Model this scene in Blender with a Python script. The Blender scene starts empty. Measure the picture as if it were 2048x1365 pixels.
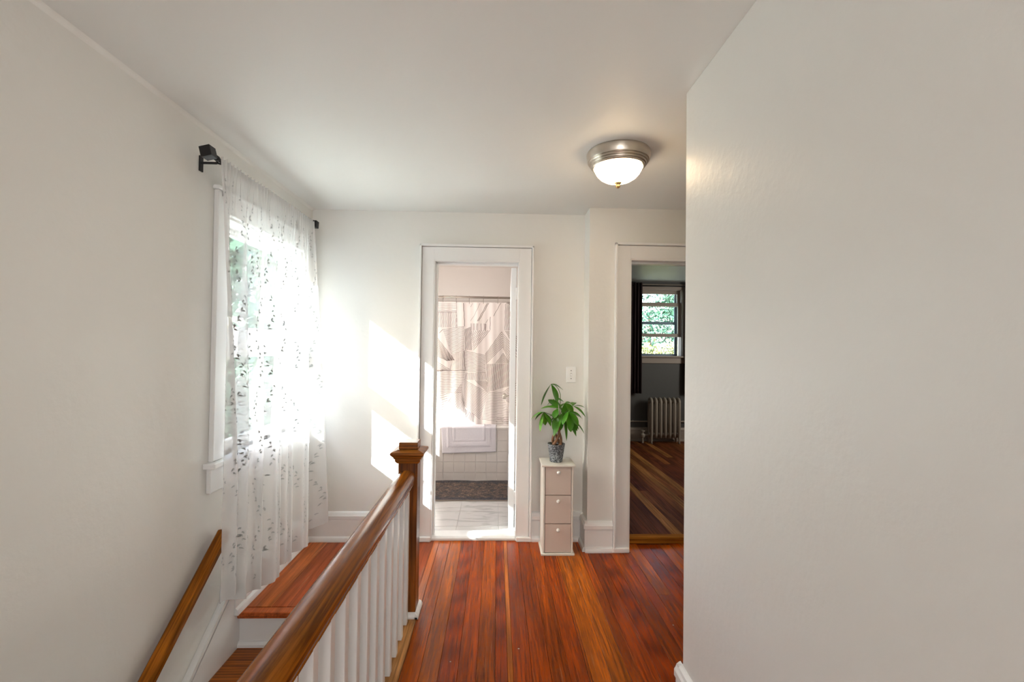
import bpy, bmesh, math, random
from mathutils import Vector, Matrix
import numpy as np
random.seed(7)
rng = np.random.default_rng(11)
S = bpy.context.scene
COL = S.collection

# ------------------------------------------------------------------ camera
cam_d = bpy.data.cameras.new('camera')
cam_d.sensor_width = 36.0
cam_d.lens = 920.0 / 2048.0 * 36.0
cam_d.clip_start = 0.02
cam = bpy.data.objects.new('camera', cam_d)
COL.objects.link(cam)
fwd = Vector((-(994 - 1024) / 920.0, 1.0, 0.0))
F_ = 920.0
v = Vector(((994 - 1024) / F_, (697 - 682.5) / F_, 1.0)).normalized()
u = Vector((math.sin(0.0130), -math.cos(0.0130), 0.0))
u = (u - u.dot(v) * v).normalized()
xw = v.cross(u)
# rows: world axes expressed in camera (right, down, forward); blender camera is (right, up, back)
R = Matrix(((xw.x, -xw.y, -xw.z), (v.x, -v.y, -v.z), (u.x, -u.y, -u.z)))
cam.matrix_world = Matrix.Translation((0, 0, 1.432)) @ R.to_4x4()
S.camera = cam

# ------------------------------------------------------------------ light
world = bpy.data.worlds.new('world')
S.world = world
world.use_nodes = True
wn = world.node_tree.nodes
wl = world.node_tree.links
wn.clear()
wo = wn.new('ShaderNodeOutputWorld')
bg = wn.new('ShaderNodeBackground')
sky = wn.new('ShaderNodeTexSky')
sky.sky_type = 'NISHITA'
sky.sun_disc = False
sky.sun_elevation = math.radians(34)
sky.sun_rotation = math.radians(247)
sky.air_density = 1.0
sky.dust_density = 2.5
bg.inputs['Strength'].default_value = 0.9
wl.new(sky.outputs[0], bg.inputs[0])
wl.new(bg.outputs[0], wo.inputs[0])

SUN = Vector((2.4, 1.0, -1.764)).normalized()
sd = bpy.data.lights.new('sun', 'SUN')
sd.energy = 38.0
sd.angle = math.radians(0.6)
sd.color = (0.96, 1.0, 1.0)
sun = bpy.data.objects.new('sun', sd)
COL.objects.link(sun)
sun.rotation_euler = SUN.to_track_quat('-Z', 'Y').to_euler()


def area(name, loc, direction, sx, sy, energy, color):
    d = bpy.data.lights.new(name, 'AREA')
    d.shape = 'RECTANGLE'
    d.size = sx
    d.size_y = sy
    d.energy = energy
    d.color = color
    o = bpy.data.objects.new(name, d)
    COL.objects.link(o)
    o.location = loc
    o.rotation_euler = Vector(direction).to_track_quat('-Z', 'Y').to_euler()
    return o


# added fill light, in place of assumed windows behind the camera
area('fill_rear', (-0.1, -2.45, 1.45), (0, 1, 0.0), 1.5, 1.5, 21, (1.0, 0.975, 0.94))
# unseen fill lights, added to brighten the bathroom and the bedroom
area('fill_bath', (-1.0, 3.63, 1.95), (0.35, 1, 0.05), 0.4, 0.12, 9, (1.0, 0.93, 0.87))
area('fill_bedroom_side', (4.15, 5.2, 1.6), (-1, 0, -0.15), 1.0, 1.3, 25, (1.0, 0.95, 0.86))

VS = S.view_settings
VS.view_transform = 'Standard'
VS.look = 'None'
VS.gamma = 1.0
VS.exposure = 1.0
VS.use_curve_mapping = False


# ------------------------------------------------------------------ helpers
def mat(name, color, rough=0.6, metal=0.0, spec=0.5, bump=0.0, bscale=40.0, var=0.0, vscale=3.0, emit=None, estr=0.0):
    m = bpy.data.materials.new(name)
    m.use_nodes = True
    nt = m.node_tree
    b = nt.nodes['Principled BSDF']
    b.inputs['Base Color'].default_value = (*color, 1)
    b.inputs['Roughness'].default_value = rough
    b.inputs['Metallic'].default_value = metal
    b.inputs['Specular IOR Level'].default_value = spec
    tc = nt.nodes.new('ShaderNodeTexCoord')
    if var > 0:
        n = nt.nodes.new('ShaderNodeTexNoise')
        n.inputs['Scale'].default_value = vscale
        n.inputs['Detail'].default_value = 4
        nt.links.new(tc.outputs['Object'], n.inputs['Vector'])
        mx = nt.nodes.new('ShaderNodeMix')
        mx.data_type = 'RGBA'
        mx.inputs[6].default_value = (*[c * (1 - var) for c in color], 1)
        mx.inputs[7].default_value = (*[min(1, c * (1 + var)) for c in color], 1)
        nt.links.new(n.outputs['Fac'], mx.inputs[0])
        nt.links.new(mx.outputs[2], b.inputs['Base Color'])
    if bump > 0:
        n2 = nt.nodes.new('ShaderNodeTexNoise')
        n2.inputs['Scale'].default_value = bscale
        n2.inputs['Detail'].default_value = 5
        nt.links.new(tc.outputs['Object'], n2.inputs['Vector'])
        bp = nt.nodes.new('ShaderNodeBump')
        bp.inputs['Strength'].default_value = bump
        bp.inputs['Distance'].default_value = 0.004
        nt.links.new(n2.outputs['Fac'], bp.inputs['Height'])
        nt.links.new(bp.outputs['Normal'], b.inputs['Normal'])
    if emit:
        b.inputs['Emission Color'].default_value = (*emit, 1)
        b.inputs['Emission Strength'].default_value = estr
    return m


def wood(name, cols, axis='Y', rough=0.3, grain=1.0, dark=0.45, rand=True, wear=0.0, coat=0.0, spec=0.2, fig=3.5, bump=0.25, gscale=1.0):
    """Procedural board: colour by object, streaks along axis, figured grain."""
    m = bpy.data.materials.new(name)
    m.use_nodes = True
    nt = m.node_tree
    N = nt.nodes.new
    L = nt.links.new
    b = nt.nodes['Principled BSDF']
    tc = N('ShaderNodeTexCoord')
    oi = N('ShaderNodeObjectInfo')
    off = N('ShaderNodeVectorMath')
    off.operation = 'SCALE'
    cmb = N('ShaderNodeCombineXYZ')
    for i in range(3):
        L(oi.outputs['Random'], cmb.inputs[i])
    L(cmb.outputs[0], off.inputs[0])
    off.inputs[3].default_value = 13.0 if rand else 0.0
    add = N('ShaderNodeVectorMath')
    L(tc.outputs['Object'], add.inputs[0])
    L(off.outputs[0], add.inputs[1])
    mp = N('ShaderNodeMapping')
    lo, hi = 1.3 * gscale, 34.0 * gscale
    mp.inputs['Scale'].default_value = {'X': (lo, hi, hi), 'Y': (hi, lo, hi), 'Z': (hi, hi, lo)}[axis]
    L(add.outputs[0], mp.inputs['Vector'])
    n1 = N('ShaderNodeTexNoise')
    n1.inputs['Scale'].default_value = 1.6
    n1.inputs['Detail'].default_value = 7
    n1.inputs['Roughness'].default_value = 0.65
    n1.inputs['Distortion'].default_value = 0.6
    L(mp.outputs[0], n1.inputs['Vector'])
    mp2 = N('ShaderNodeMapping')
    lo2, hi2 = 0.9, 13.0
    mp2.inputs['Scale'].default_value = {'X': (lo2, hi2, hi2), 'Y': (hi2, lo2, hi2), 'Z': (hi2, hi2, lo2)}[axis]
    L(add.outputs[0], mp2.inputs['Vector'])
    wv = N('ShaderNodeTexWave')
    wv.wave_type = 'RINGS'
    wv.inputs['Scale'].default_value = 1.6
    wv.inputs['Distortion'].default_value = fig
    wv.inputs['Detail'].default_value = 3
    L(mp2.outputs[0], wv.inputs['Vector'])
    # board colour
    ramp = N('ShaderNodeValToRGB')
    ramp.color_ramp.interpolation = 'LINEAR'
    els = ramp.color_ramp.elements
    for i, (p, c) in enumerate(cols):
        e = els[i] if i < 2 else els.new(p)
        e.position = p
        e.color = (*c, 1)
    if rand:
        L(oi.outputs['Random'], ramp.inputs[0])
    else:
        n0 = N('ShaderNodeTexNoise')
        n0.inputs['Scale'].default_value = 0.8
        L(mp2.outputs[0], n0.inputs['Vector'])
        L(n0.outputs['Fac'], ramp.inputs[0])
    # grain multiply
    gr = N('ShaderNodeMapRange')
    gr.inputs[1].default_value = 0.36
    gr.inputs[2].default_value = 0.62
    gr.inputs[3].default_value = dark
    gr.inputs[4].default_value = 1.15
    L(n1.outputs['Fac'], gr.inputs[0])
    g2 = N('ShaderNodeMapRange')
    g2.inputs[3].default_value = 1.0 - 0.45 * grain
    g2.inputs[4].default_value = 1.12
    L(wv.outputs['Fac'], g2.inputs[0])
    mul = N('ShaderNodeMath')
    mul.operation = 'MULTIPLY'
    L(gr.outputs[0], mul.inputs[0])
    L(g2.outputs[0], mul.inputs[1])
    cm = N('ShaderNodeVectorMath')
    cm.operation = 'SCALE'
    L(ramp.outputs[0], cm.inputs[0])
    L(mul.outputs[0], cm.inputs[3])
    last = cm.outputs[0]
    if wear > 0:
        nw = N('ShaderNodeTexNoise')
        nw.inputs['Scale'].default_value = 3.2
        nw.inputs['Detail'].default_value = 6
        nw.inputs['Roughness'].default_value = 0.7
        mpw = N('ShaderNodeMapping')
        mpw.inputs['Scale'].default_value = (1.6, 0.7, 1) if axis == 'Y' else (0.7, 1.6, 1)
        L(tc.outputs['Object'], mpw.inputs['Vector'])
        L(mpw.outputs[0], nw.inputs['Vector'])
        rw = N('ShaderNodeMapRange')
        rw.inputs[1].default_value = 0.54
        rw.inputs[2].default_value = 0.72
        rw.inputs[3].default_value = 0.0
        rw.inputs[4].default_value = wear
        L(nw.outputs['Fac'], rw.inputs[0])
        mw = N('ShaderNodeMix')
        mw.data_type = 'RGBA'
        L(rw.outputs[0], mw.inputs[0])
        L(last, mw.inputs[6])
        mw.inputs[7].default_value = (0.19, 0.055, 0.016, 1)
        # paint specks
        vo = N('ShaderNodeTexVoronoi')
        vo.inputs['Scale'].default_value = 7.0
        L(tc.outputs['Object'], vo.inputs['Vector'])
        lt = N('ShaderNodeMath')
        lt.operation = 'LESS_THAN'
        lt.inputs[1].default_value = 0.03
        L(vo.outputs['Distance'], lt.inputs[0])
        ms = N('ShaderNodeMix')
        ms.data_type = 'RGBA'
        L(lt.outputs[0], ms.inputs[0])
        L(mw.outputs[2], ms.inputs[6])
        ms.inputs[7].default_value = (0.6, 0.55, 0.5, 1)
        last = ms.outputs[2]
        # pale scratches and dry grain running with the boards
        mps = N('ShaderNodeMapping')
        mps.inputs['Scale'].default_value = (95, 3.2, 20) if axis == 'Y' else (3.2, 95, 20)
        L(add.outputs[0], mps.inputs['Vector'])
        ns = N('ShaderNodeTexNoise')
        ns.inputs['Scale'].default_value = 1.0
        ns.inputs['Detail'].default_value = 2
        L(mps.outputs[0], ns.inputs['Vector'])
        rs_ = N('ShaderNodeMapRange')
        rs_.inputs[1].default_value = 0.66
        rs_.inputs[2].default_value = 0.76
        rs_.inputs[4].default_value = 0.55
        L(ns.outputs['Fac'], rs_.inputs[0])
        mk = N('ShaderNodeMix')
        mk.data_type = 'RGBA'
        L(rs_.outputs[0], mk.inputs[0])
        L(last, mk.inputs[6])
        mk.inputs[7].default_value = (0.50, 0.25, 0.12, 1)
        last = mk.outputs[2]
    L(last, b.inputs['Base Color'])
    rr = N('ShaderNodeMapRange')
    rr.inputs[3].default_value = rough + 0.12
    rr.inputs[4].default_value = max(0.05, rough - 0.08)
    L(n1.outputs['Fac'], rr.inputs[0])
    L(rr.outputs[0], b.inputs['Roughness'])
    b.inputs['Specular IOR Level'].default_value = spec
    b.inputs['Coat Weight'].default_value = coat
    b.inputs['Coat Roughness'].default_value = 0.18
    bp = N('ShaderNodeBump')
    bp.inputs['Strength'].default_value = bump
    bp.inputs['Distance'].default_value = 0.002
    L(n1.outputs['Fac'], bp.inputs['Height'])
    L(bp.outputs['Normal'], b.inputs['Normal'])
    return m


class MB:
    """collects shapes in world coordinates, links them as one mesh object"""

    def __init__(self):
        self.bm = bmesh.new()

    def box(self, x0, x1, y0, y1, z0, z1):
        vs = [self.bm.verts.new(p) for p in ((x0, y0, z0), (x1, y0, z0), (x1, y1, z0), (x0, y1, z0),
                                             (x0, y0, z1), (x1, y0, z1), (x1, y1, z1), (x0, y1, z1))]
        for f in ((0, 3, 2, 1), (4, 5, 6, 7), (0, 1, 5, 4), (1, 2, 6, 5), (2, 3, 7, 6), (3, 0, 4, 7)):
            self.bm.faces.new([vs[i] for i in f])
        return self

    def prism(self, pts, a, b):
        """closed polygon pts (3D) moved from offset a to offset b (3D vectors)"""
        A = [self.bm.verts.new(Vector(p) + Vector(a)) for p in pts]
        B = [self.bm.verts.new(Vector(p) + Vector(b)) for p in pts]
        n = len(pts)
        try:
            self.bm.faces.new(A[::-1])
            self.bm.faces.new(B)
        except ValueError:
            pass
        for i in range(n):
            j = (i + 1) % n
            self.bm.faces.new((A[i], A[j], B[j], B[i]))
        return self

    def tube(self, pts, r, seg=10, caps=True):
        pts = [Vector(p) for p in pts]
        rs = r if isinstance(r, (list, tuple)) else [r] * len(pts)
        rings = []
        prev = None
        for i, p in enumerate(pts):
            d = (pts[min(i + 1, len(pts) - 1)] - pts[max(i - 1, 0)]).normalized()
            if prev is None:
                ref = Vector((0, 0, 1)) if abs(d.z) < 0.9 else Vector((1, 0, 0))
                a = d.cross(ref).normalized()
            else:
                a = (prev - prev.dot(d) * d).normalized()
            prev = a
            b = d.cross(a)
            rings.append([self.bm.verts.new(p + rs[i] * (math.cos(t) * a + math.sin(t) * b))
                          for t in [2 * math.pi * k / seg for k in range(seg)]])
        for i in range(len(rings) - 1):
            for k in range(seg):
                l = (k + 1) % seg
                self.bm.faces.new((rings[i][k], rings[i][l], rings[i + 1][l], rings[i + 1][k]))
        if caps:
            self.bm.faces.new(rings[0][::-1])
            self.bm.faces.new(rings[-1])
        return self

    def lathe(self, prof, center, axis='Z', seg=40):
        cx, cy, cz = center
        rings = []
        for (r, h) in prof:
            ring = []
            for k in range(seg):
                t = 2 * math.pi * k / seg
                if axis == 'Z':
                    p = (cx + r * math.cos(t), cy + r * math.sin(t), cz + h)
                elif axis == 'Y':
                    p = (cx + r * math.cos(t), cy + h, cz + r * math.sin(t))
                else:
                    p = (cx + h, cy + r * math.cos(t), cz + r * math.sin(t))
                ring.append(self.bm.verts.new(p))
            rings.append(ring)
        for i in range(len(rings) - 1):
            for k in range(seg):
                l = (k + 1) % seg
                self.bm.faces.new((rings[i][k], rings[i][l], rings[i + 1][l], rings[i + 1][k]))
        self.bm.faces.new(rings[0])
        self.bm.faces.new(rings[-1])
        return self

    def grid(self, P):
        """P: 2D list of points"""
        V = [[self.bm.verts.new(p) for p in row] for row in P]
        for i in range(len(V) - 1):
            for j in range(len(V[0]) - 1):
                self.bm.faces.new((V[i][j], V[i][j + 1], V[i + 1][j + 1], V[i + 1][j]))
        return self

    def build(self, name, m, parent=None, bevel=0.0, smooth=False, seg=1):
        bm = self.bm
        bmesh.ops.recalc_face_normals(bm, faces=bm.faces[:])
        if bevel > 0:
            bmesh.ops.bevel(bm, geom=[e for e in bm.edges if e.calc_face_angle(0) > 0.5], offset=bevel,
                            segments=seg, profile=0.6, affect='EDGES', clamp_overlap=True)
        org = wloc(parent) if parent else Vector((0, 0, 0))
        if org.length > 0:
            bmesh.ops.translate(bm, verts=bm.verts[:], vec=-org)
        me = bpy.data.meshes.new(name)
        bm.to_mesh(me)
        bm.free()
        if smooth:
            for p in me.polygons:
                p.use_smooth = True
        me.materials.append(m)
        o = bpy.data.objects.new(name, me)
        COL.objects.link(o)
        if parent:
            o.parent = parent
        return o


def wloc(o):
    l = Vector((0, 0, 0))
    while o:
        l += o.location
        o = o.parent
    return l


def auto_smooth(o, ang=40):
    me = o.data
    bm = bmesh.new()
    bm.from_mesh(me)
    for f in bm.faces:
        f.smooth = True
    for e in bm.edges:
        e.smooth = e.calc_face_angle(0) < math.radians(ang)
    bm.to_mesh(me)
    bm.free()
    return o


def thing(name, loc, label, cat, group=None):
    o = bpy.data.objects.new(name, None)
    o.empty_display_size = 0.05
    COL.objects.link(o)
    o.location = loc
    o['label'] = label
    o['category'] = cat
    if group:
        o['group'] = group
    return o


def struct(o):
    o['kind'] = 'structure'
    return o


def stuff(o):
    o['kind'] = 'stuff'
    return o


def box(name, m, x0, x1, y0, y1, z0, z1, parent=None, bevel=0.0, seg=1):
    return MB().box(x0, x1, y0, y1, z0, z1).build(name, m, parent, bevel, seg=seg)


# ------------------------------------------------------------------ materials
M_wall = mat('wall_paint', (0.80, 0.793, 0.762), 0.42, spec=0.35, bump=0.35, bscale=28)
M_ceil = mat('ceiling_paint', (0.815, 0.82, 0.80), 0.5, spec=0.3, bump=0.25, bscale=14)
M_trim = mat('trim_paint', (0.84, 0.838, 0.835), 0.32, spec=0.5, bump=0.08, bscale=60)
M_cab = mat('cabinet_paint', (0.80, 0.77, 0.70), 0.35)
M_bathwall = mat('bath_wall_paint', (0.80, 0.735, 0.695), 0.45)
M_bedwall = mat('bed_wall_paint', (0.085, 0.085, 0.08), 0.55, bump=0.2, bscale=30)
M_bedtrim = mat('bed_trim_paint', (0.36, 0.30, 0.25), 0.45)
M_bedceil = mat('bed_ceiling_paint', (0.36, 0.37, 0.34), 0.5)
FC = [(0.0, (0.36, 0.050, 0.003)), (0.35, (0.43, 0.070, 0.004)), (0.7, (0.50, 0.098, 0.005)), (1.0, (0.56, 0.132, 0.007))]
M_floor = wood('fir_floor', FC, 'Y', 0.26, 0.75, 0.42, True, 0.45, spec=0.12, gscale=2.1)
M_floor_pale = wood('fir_floor_pale', [(0, (0.56, 0.145, 0.010)), (1, (0.60, 0.165, 0.012))], 'Y', 0.28, 0.5, 0.6, True, 0.2, spec=0.12)
M_floorx = wood('fir_floor_cross', FC, 'X', 0.28, 0.8, 0.5, True, 0.3)
M_landing = wood('landing_floor', [(0, (0.38, 0.07, 0.018)), (0.5, (0.46, 0.10, 0.024)), (1, (0.54, 0.14, 0.03))], 'Y', 0.3, 0.5, 0.6, True, 0.35)
M_tread = wood('tread_wood', [(0, (0.36, 0.095, 0.010)), (1, (0.46, 0.14, 0.014))], 'X', 0.3, 0.8, 0.5)
M_worn = wood('worn_edge_wood', [(0, (0.40, 0.17, 0.05)), (1, (0.52, 0.25, 0.08))], 'Y', 0.4, 1.0, 0.3)
M_oakY = wood('oak_rail', [(0.3, (0.27, 0.078, 0.007)), (0.7, (0.36, 0.115, 0.010))], 'Y', 0.2, 0.3, 0.4, False, spec=0.14, fig=0.6, bump=0.03)
M_oakZ = wood('oak_post', [(0.3, (0.20, 0.054, 0.007)), (0.7, (0.29, 0.085, 0.010))], 'Z', 0.28, 0.7, 0.35, False, spec=0.3)
M_oakX = wood('oak_cap', [(0.3, (0.28, 0.085, 0.011)), (0.7, (0.38, 0.13, 0.016))], 'X', 0.28, 0.6, 0.4, False, spec=0.3)
M_subfloor = mat('subfloor', (0.05, 0.02, 0.01), 0.9)
M_black = mat('black_metal', (0.012, 0.012, 0.013), 0.45, metal=0.3)
M_nickel = mat('brushed_nickel', (0.55, 0.50, 0.44), 0.28, metal=1.0)
M_brass = mat('brass_knob', (0.6, 0.42, 0.18), 0.3, metal=1.0)
M_chrome = mat('dull_metal', (0.36, 0.31, 0.27), 0.35, metal=1.0)
M_lampglass = mat('lit_lamp_glass', (0.9, 0.85, 0.78), 0.3, emit=(1.0, 0.72, 0.42), estr=13.0)
M_switch = mat('switch_plastic', (0.88, 0.88, 0.87), 0.3)
M_screw = mat('screw_dark', (0.1, 0.1, 0.1), 0.4, metal=0.6)


def sheer_mat(name, alpha, col, trans=0.5):
    m = bpy.data.materials.new(name)
    m.use_nodes = True
    nt = m.node_tree
    nt.nodes.clear()
    N = nt.nodes.new
    L = nt.links.new
    out = N('ShaderNodeOutputMaterial')
    tr = N('ShaderNodeBsdfTransparent')
    tr.inputs[0].default_value = (1, 1, 1, 1)
    tl = N('ShaderNodeBsdfTranslucent')
    tl.inputs[0].default_value = (*col, 1)
    df = N('ShaderNodeBsdfDiffuse')
    df.inputs[0].default_value = (*col, 1)
    m1 = N('ShaderNodeMixShader')
    m1.inputs[0].default_value = trans
    L(df.outputs[0], m1.inputs[1])
    L(tl.outputs[0], m1.inputs[2])
    m2 = N('ShaderNodeMixShader')
    m2.inputs[0].default_value = alpha
    L(tr.outputs[0], m2.inputs[1])
    L(m1.outputs[0], m2.inputs[2])
    L(m2.outputs[0], out.inputs[0])
    return m


M_sheer = sheer_mat('sheer_voile', 0.46, (0.90, 0.90, 0.90), 0.32)
M_hem = sheer_mat('sheer_hem', 0.75, (0.80, 0.80, 0.80), 0.25)
M_sprig = sheer_mat('sprig_embroidery', 1.0, (0.30, 0.31, 0.31), 0.02)
M_film = sheer_mat('frosted_film', 0.97, (0.9, 0.9, 0.9), 0.8)


def glass_mat():
    m = bpy.data.materials.new('window_glass')
    m.use_nodes = True
    nt = m.node_tree
    nt.nodes.clear()
    N = nt.nodes.new
    L = nt.links.new
    out = N('ShaderNodeOutputMaterial')
    tr = N('ShaderNodeBsdfTransparent')
    tr.inputs[0].default_value = (0.96, 0.98, 0.97, 1)
    gl = N('ShaderNodeBsdfGlossy')
    gl.inputs['Roughness'].default_value = 0.02
    mx = N('ShaderNodeMixShader')
    mx.inputs[0].default_value = 0.05
    L(tr.outputs[0], mx.inputs[1])
    L(gl.outputs[0], mx.inputs[2])
    L(mx.outputs[0], out.inputs[0])
    return m


M_glass = glass_mat()
M_leaf = mat('plant_leaf', (0.06, 0.235, 0.012), 0.32, spec=0.5, var=0.3, vscale=14)
M_leaf2 = mat('plant_leaf_pale', (0.10, 0.30, 0.02), 0.35, spec=0.5, var=0.3, vscale=14)
M_stem = mat('plant_stem', (0.10, 0.20, 0.035), 0.5)
M_trunk = mat('plant_trunk', (0.24, 0.12, 0.062), 0.7, bump=0.5, bscale=60, var=0.3, vscale=40)
M_soil = mat('soil', (0.035, 0.016, 0.010), 0.95, bump=1.0, bscale=120)
M_treeleaf = mat('tree_leaf', (0.075, 0.13, 0.035), 0.45, var=0.5, vscale=1.5)
M_treeleaf2 = mat('tree_leaf_blue', (0.045, 0.115, 0.07), 0.45, var=0.5, vscale=1.5)
M_treeleaf3 = mat('tree_leaf_yellow', (0.19, 0.20, 0.075), 0.45, var=0.4, vscale=1.5)
M_bark = mat('tree_bark', (0.16, 0.11, 0.08), 0.85)
M_bounce_ground = mat('pale_bounce_ground', (0.34, 0.36, 0.33), 0.9, var=0.12, vscale=1.0)  # ground made pale to bounce sunlight up to the hall ceiling

# ------------------------------------------------------------------ setting
CZ = 2.45
XL, XR, YB, YJ = -1.385, 0.735, 3.455, 3.27
WT = 0.13       # wall thickness


def wall_x(name, m, xa, xb, y0, y1, z0, z1, holes=()):
    """wall with faces at x=xa, x=xb; holes (y0,y1,z0,z1) sorted along y"""
    mb = MB()
    y = y0
    for (a, b, c, d) in holes:
        mb.box(xa, xb, y, a, z0, z1)
        mb.box(xa, xb, a, b, z0, c)
        mb.box(xa, xb, a, b, d, z1)
        y = b
    mb.box(xa, xb, y, y1, z0, z1)
    return mb.build(name, m)


def wall_y(name, m, ya, yb, x0, x1, z0, z1, holes=()):
    mb = MB()
    x = x0
    for (a, b, c, d) in holes:
        mb.box(x, a, ya, yb, z0, z1)
        if c > z0:
            mb.box(a, b, ya, yb, z0, c)
        mb.box(a, b, ya, yb, d, z1)
        x = b
    mb.box(x, x1, ya, yb, z0, z1)
    return mb.build(name, m)


W1 = (2.37, 3.285, 0.865, 2.09)      # hall window opening
W2 = (4.58, 5.38, 0.80, 1.54)        # bathroom window opening
struct(wall_x('wall_left', M_wall, XL - 0.16, XL, -2.6, 5.95, -2.75, CZ, [W1, W2]))
struct(wall_y('wall_back', M_wall, YB, YB + WT, XL, 0.655, -0.3, CZ, [(-0.475, 0.162, -0.3, 2.09)]))
struct(wall_y('wall_jog', M_wall, YJ, YJ + WT, 0.655, 2.3, -0.3, CZ, [(0.945, 1.70, -0.3, 2.085)]))
struct(box('wall_jog_return', M_wall, 0.655, 0.72, YJ + WT, YB + WT, 0, CZ))
struct(box('wall_right', M_wall, XR, XR + 0.12, -2.6, 1.78, -0.1, CZ, bevel=0.004))
struct(box('wall_right_return', M_wall, XR + 0.12, 2.3, 1.66, 1.78, -0.1, CZ))
struct(box('wall_side_hall', M_wall, 2.3, 2.4, 1.66, 3.4, -0.1, CZ))
struct(box('wall_near', M_wall, XL, XR, -2.7, -2.6, -2.75, CZ))
mb = MB()
mb.box(XL - 0.16, 2.4, -2.7, 3.52, CZ, CZ + 0.12)
struct(mb.build('ceiling', M_ceil))
# plaster cove running along the top of the left wall
cv = [(XL, 0, CZ - 0.016), (XL, 0, CZ), (XL + 0.016, 0, CZ), (XL + 0.009, 0, CZ - 0.003), (XL + 0.003, 0, CZ - 0.009)]
struct(auto_smooth(MB().prism(cv, (0, -2.6, 0), (0, YB, 0)).build('trim_1', M_wall), 60))

# ---- floor: one object, every plank a part
floor = bpy.data.objects.new('floor', None)
COL.objects.link(floor)
struct(floor)
mb = MB()
mb.box(-0.45, XR + 0.1, -2.6, YB + WT, -0.25, -0.02)
mb.box(XL, -0.45, 2.575, YB, -0.25, -0.02)
mb.box(XR + 0.1, 2.3, 1.7, YJ + WT, -0.25, -0.02)
mb.box(XL, -0.45, -2.6, -0.7, -0.25, -0.02)
mb.build('subfloor', M_subfloor, floor)
PW = 0.083
PALE = (0.066, 0.43)


def planks(x0, x1, y0, y1, m, z=0.0, breaks=0.35):
    x = x0
    while x < x1 - 0.004:
        w = min(PW, x1 - x)
        pm = m
        for px_ in PALE:
            if m is M_floor and x < px_ - 0.001 < x + w:
                w = max(px_ - x, 0.012)
            elif m is M_floor and abs(x - px_) < 0.002:
                w, pm = 0.024, M_floor_pale
        cuts = [y0]
        if random.random() < breaks and y1 - y0 > 1.5:
            cuts.append(random.uniform(y0 + 0.5, y1 - 0.5))
        cuts.append(y1)
        for a, b in zip(cuts[:-1], cuts[1:]):
            dz = random.uniform(-0.0007, 0.0007)
            box('plank', pm, x + 0.0005, x + w - 0.0005, a + 0.0004, b - 0.0004, z - 0.02, z + dz, floor, 0.0008)
        x += w


planks(-0.405, 0.653, -2.58, YB, M_floor)
planks(0.653, XR - 0.002, -2.58, YJ, M_floor)
planks(XR - 0.002, 0.96, 1.78, YJ, M_floor)
planks(0.96, 1.69, 1.78, YJ + 0.118, M_floor)
planks(1.69, 2.3, 1.78, YJ, M_floor)
planks(XL + 0.002, -0.53, 2.585, YB, M_landing, breaks=0.2)
planks(-0.53, -0.405, 2.585, YB, M_landing, breaks=0.0)
box('nosing', M_landing, XL + 0.015, -0.52, 2.525, 2.583, -0.032, 0.0, floor, 0.008, 2)
box('nosing', M_worn, -0.495, -0.406, -0.7, 2.47, -0.03, 0.001, floor, 0.005)
planks(XL + 0.002, -0.41, -2.58, -0.7, M_floor)

# ---- bathroom shell
BY0 = YB + WT
struct(wall_y('wall_bath_back', M_bathwall, 5.8, 5.9, XL, 0.72, -0.1, CZ))
struct(box('wall_bath_right', M_bathwall, 0.62, 0.74, BY0, 5.8, -0.1, CZ))
mb = MB()
mb.box(XL, 0.62, BY0, BY0 + 0.004, 2.14, CZ)
mb.box(XL, -0.60, BY0, BY0 + 0.004, 0, 2.14)
struct(mb.build('wall_bath_front', M_bathwall))
struct(wall_x('wall_bath_left', M_bathwall, XL, XL + 0.008, BY0, 5.8, 0, CZ, [W2]))
struct(box('ceiling_bath', M_bathwall, XL, 0.72, 3.52, 5.95, CZ, CZ + 0.12))
bfloor = bpy.data.objects.new('floor_bath', None)
COL.objects.link(bfloor)
struct(bfloor)
M_grout = mat('grout', (0.72, 0.70, 0.68), 0.8)
box('grout_bed', M_grout, XL, 0.62, 3.45, 5.8, -0.2, -0.004, bfloor)


def marble():
    m = mat('marble_tile', (0.80, 0.785, 0.765), 0.22)
    nt = m.node_tree
    b = nt.nodes['Principled BSDF']
    tc = nt.nodes.new('ShaderNodeTexCoord')
    mp = nt.nodes.new('ShaderNodeMapping')
    mp.inputs['Scale'].default_value = (1.2, 5, 1)
    n = nt.nodes.new('ShaderNodeTexNoise')
    n.inputs['Scale'].default_value = 3
    n.inputs['Detail'].default_value = 9
    n.inputs['Distortion'].default_value = 1.2
    r = nt.nodes.new('ShaderNodeValToRGB')
    r.color_ramp.elements[0].position = 0.33
    r.color_ramp.elements[0].color = (0.42, 0.40, 0.385, 1)
    r.color_ramp.elements[1].position = 0.5
    r.color_ramp.elements[1].color = (0.64, 0.62, 0.60, 1)
    nt.links.new(tc.outputs['Object'], mp.inputs['Vector'])
    nt.links.new(mp.outputs[0], n.inputs['Vector'])
    nt.links.new(n.outputs['Fac'], r.inputs[0])
    nt.links.new(r.outputs[0], b.inputs['Base Color'])
    return m


M_marble = marble()
TS = 0.335
for i in range(-5, 2):
    for j in range(0, 5):
        x0, y0 = 0.03 + i * TS, 3.726 + (j - 1) * TS
        xa, xb, ya, yb = max(x0, XL), min(x0 + TS, 0.62), max(y0, 3.55), y0 + TS
        if xb - xa < 0.03:
            continue
        box('tile', M_marble, xa + 0.0015, xb - 0.0015, ya + 0.0015, yb - 0.0015, -0.012, 0.0, bfloor, 0.001)

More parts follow.
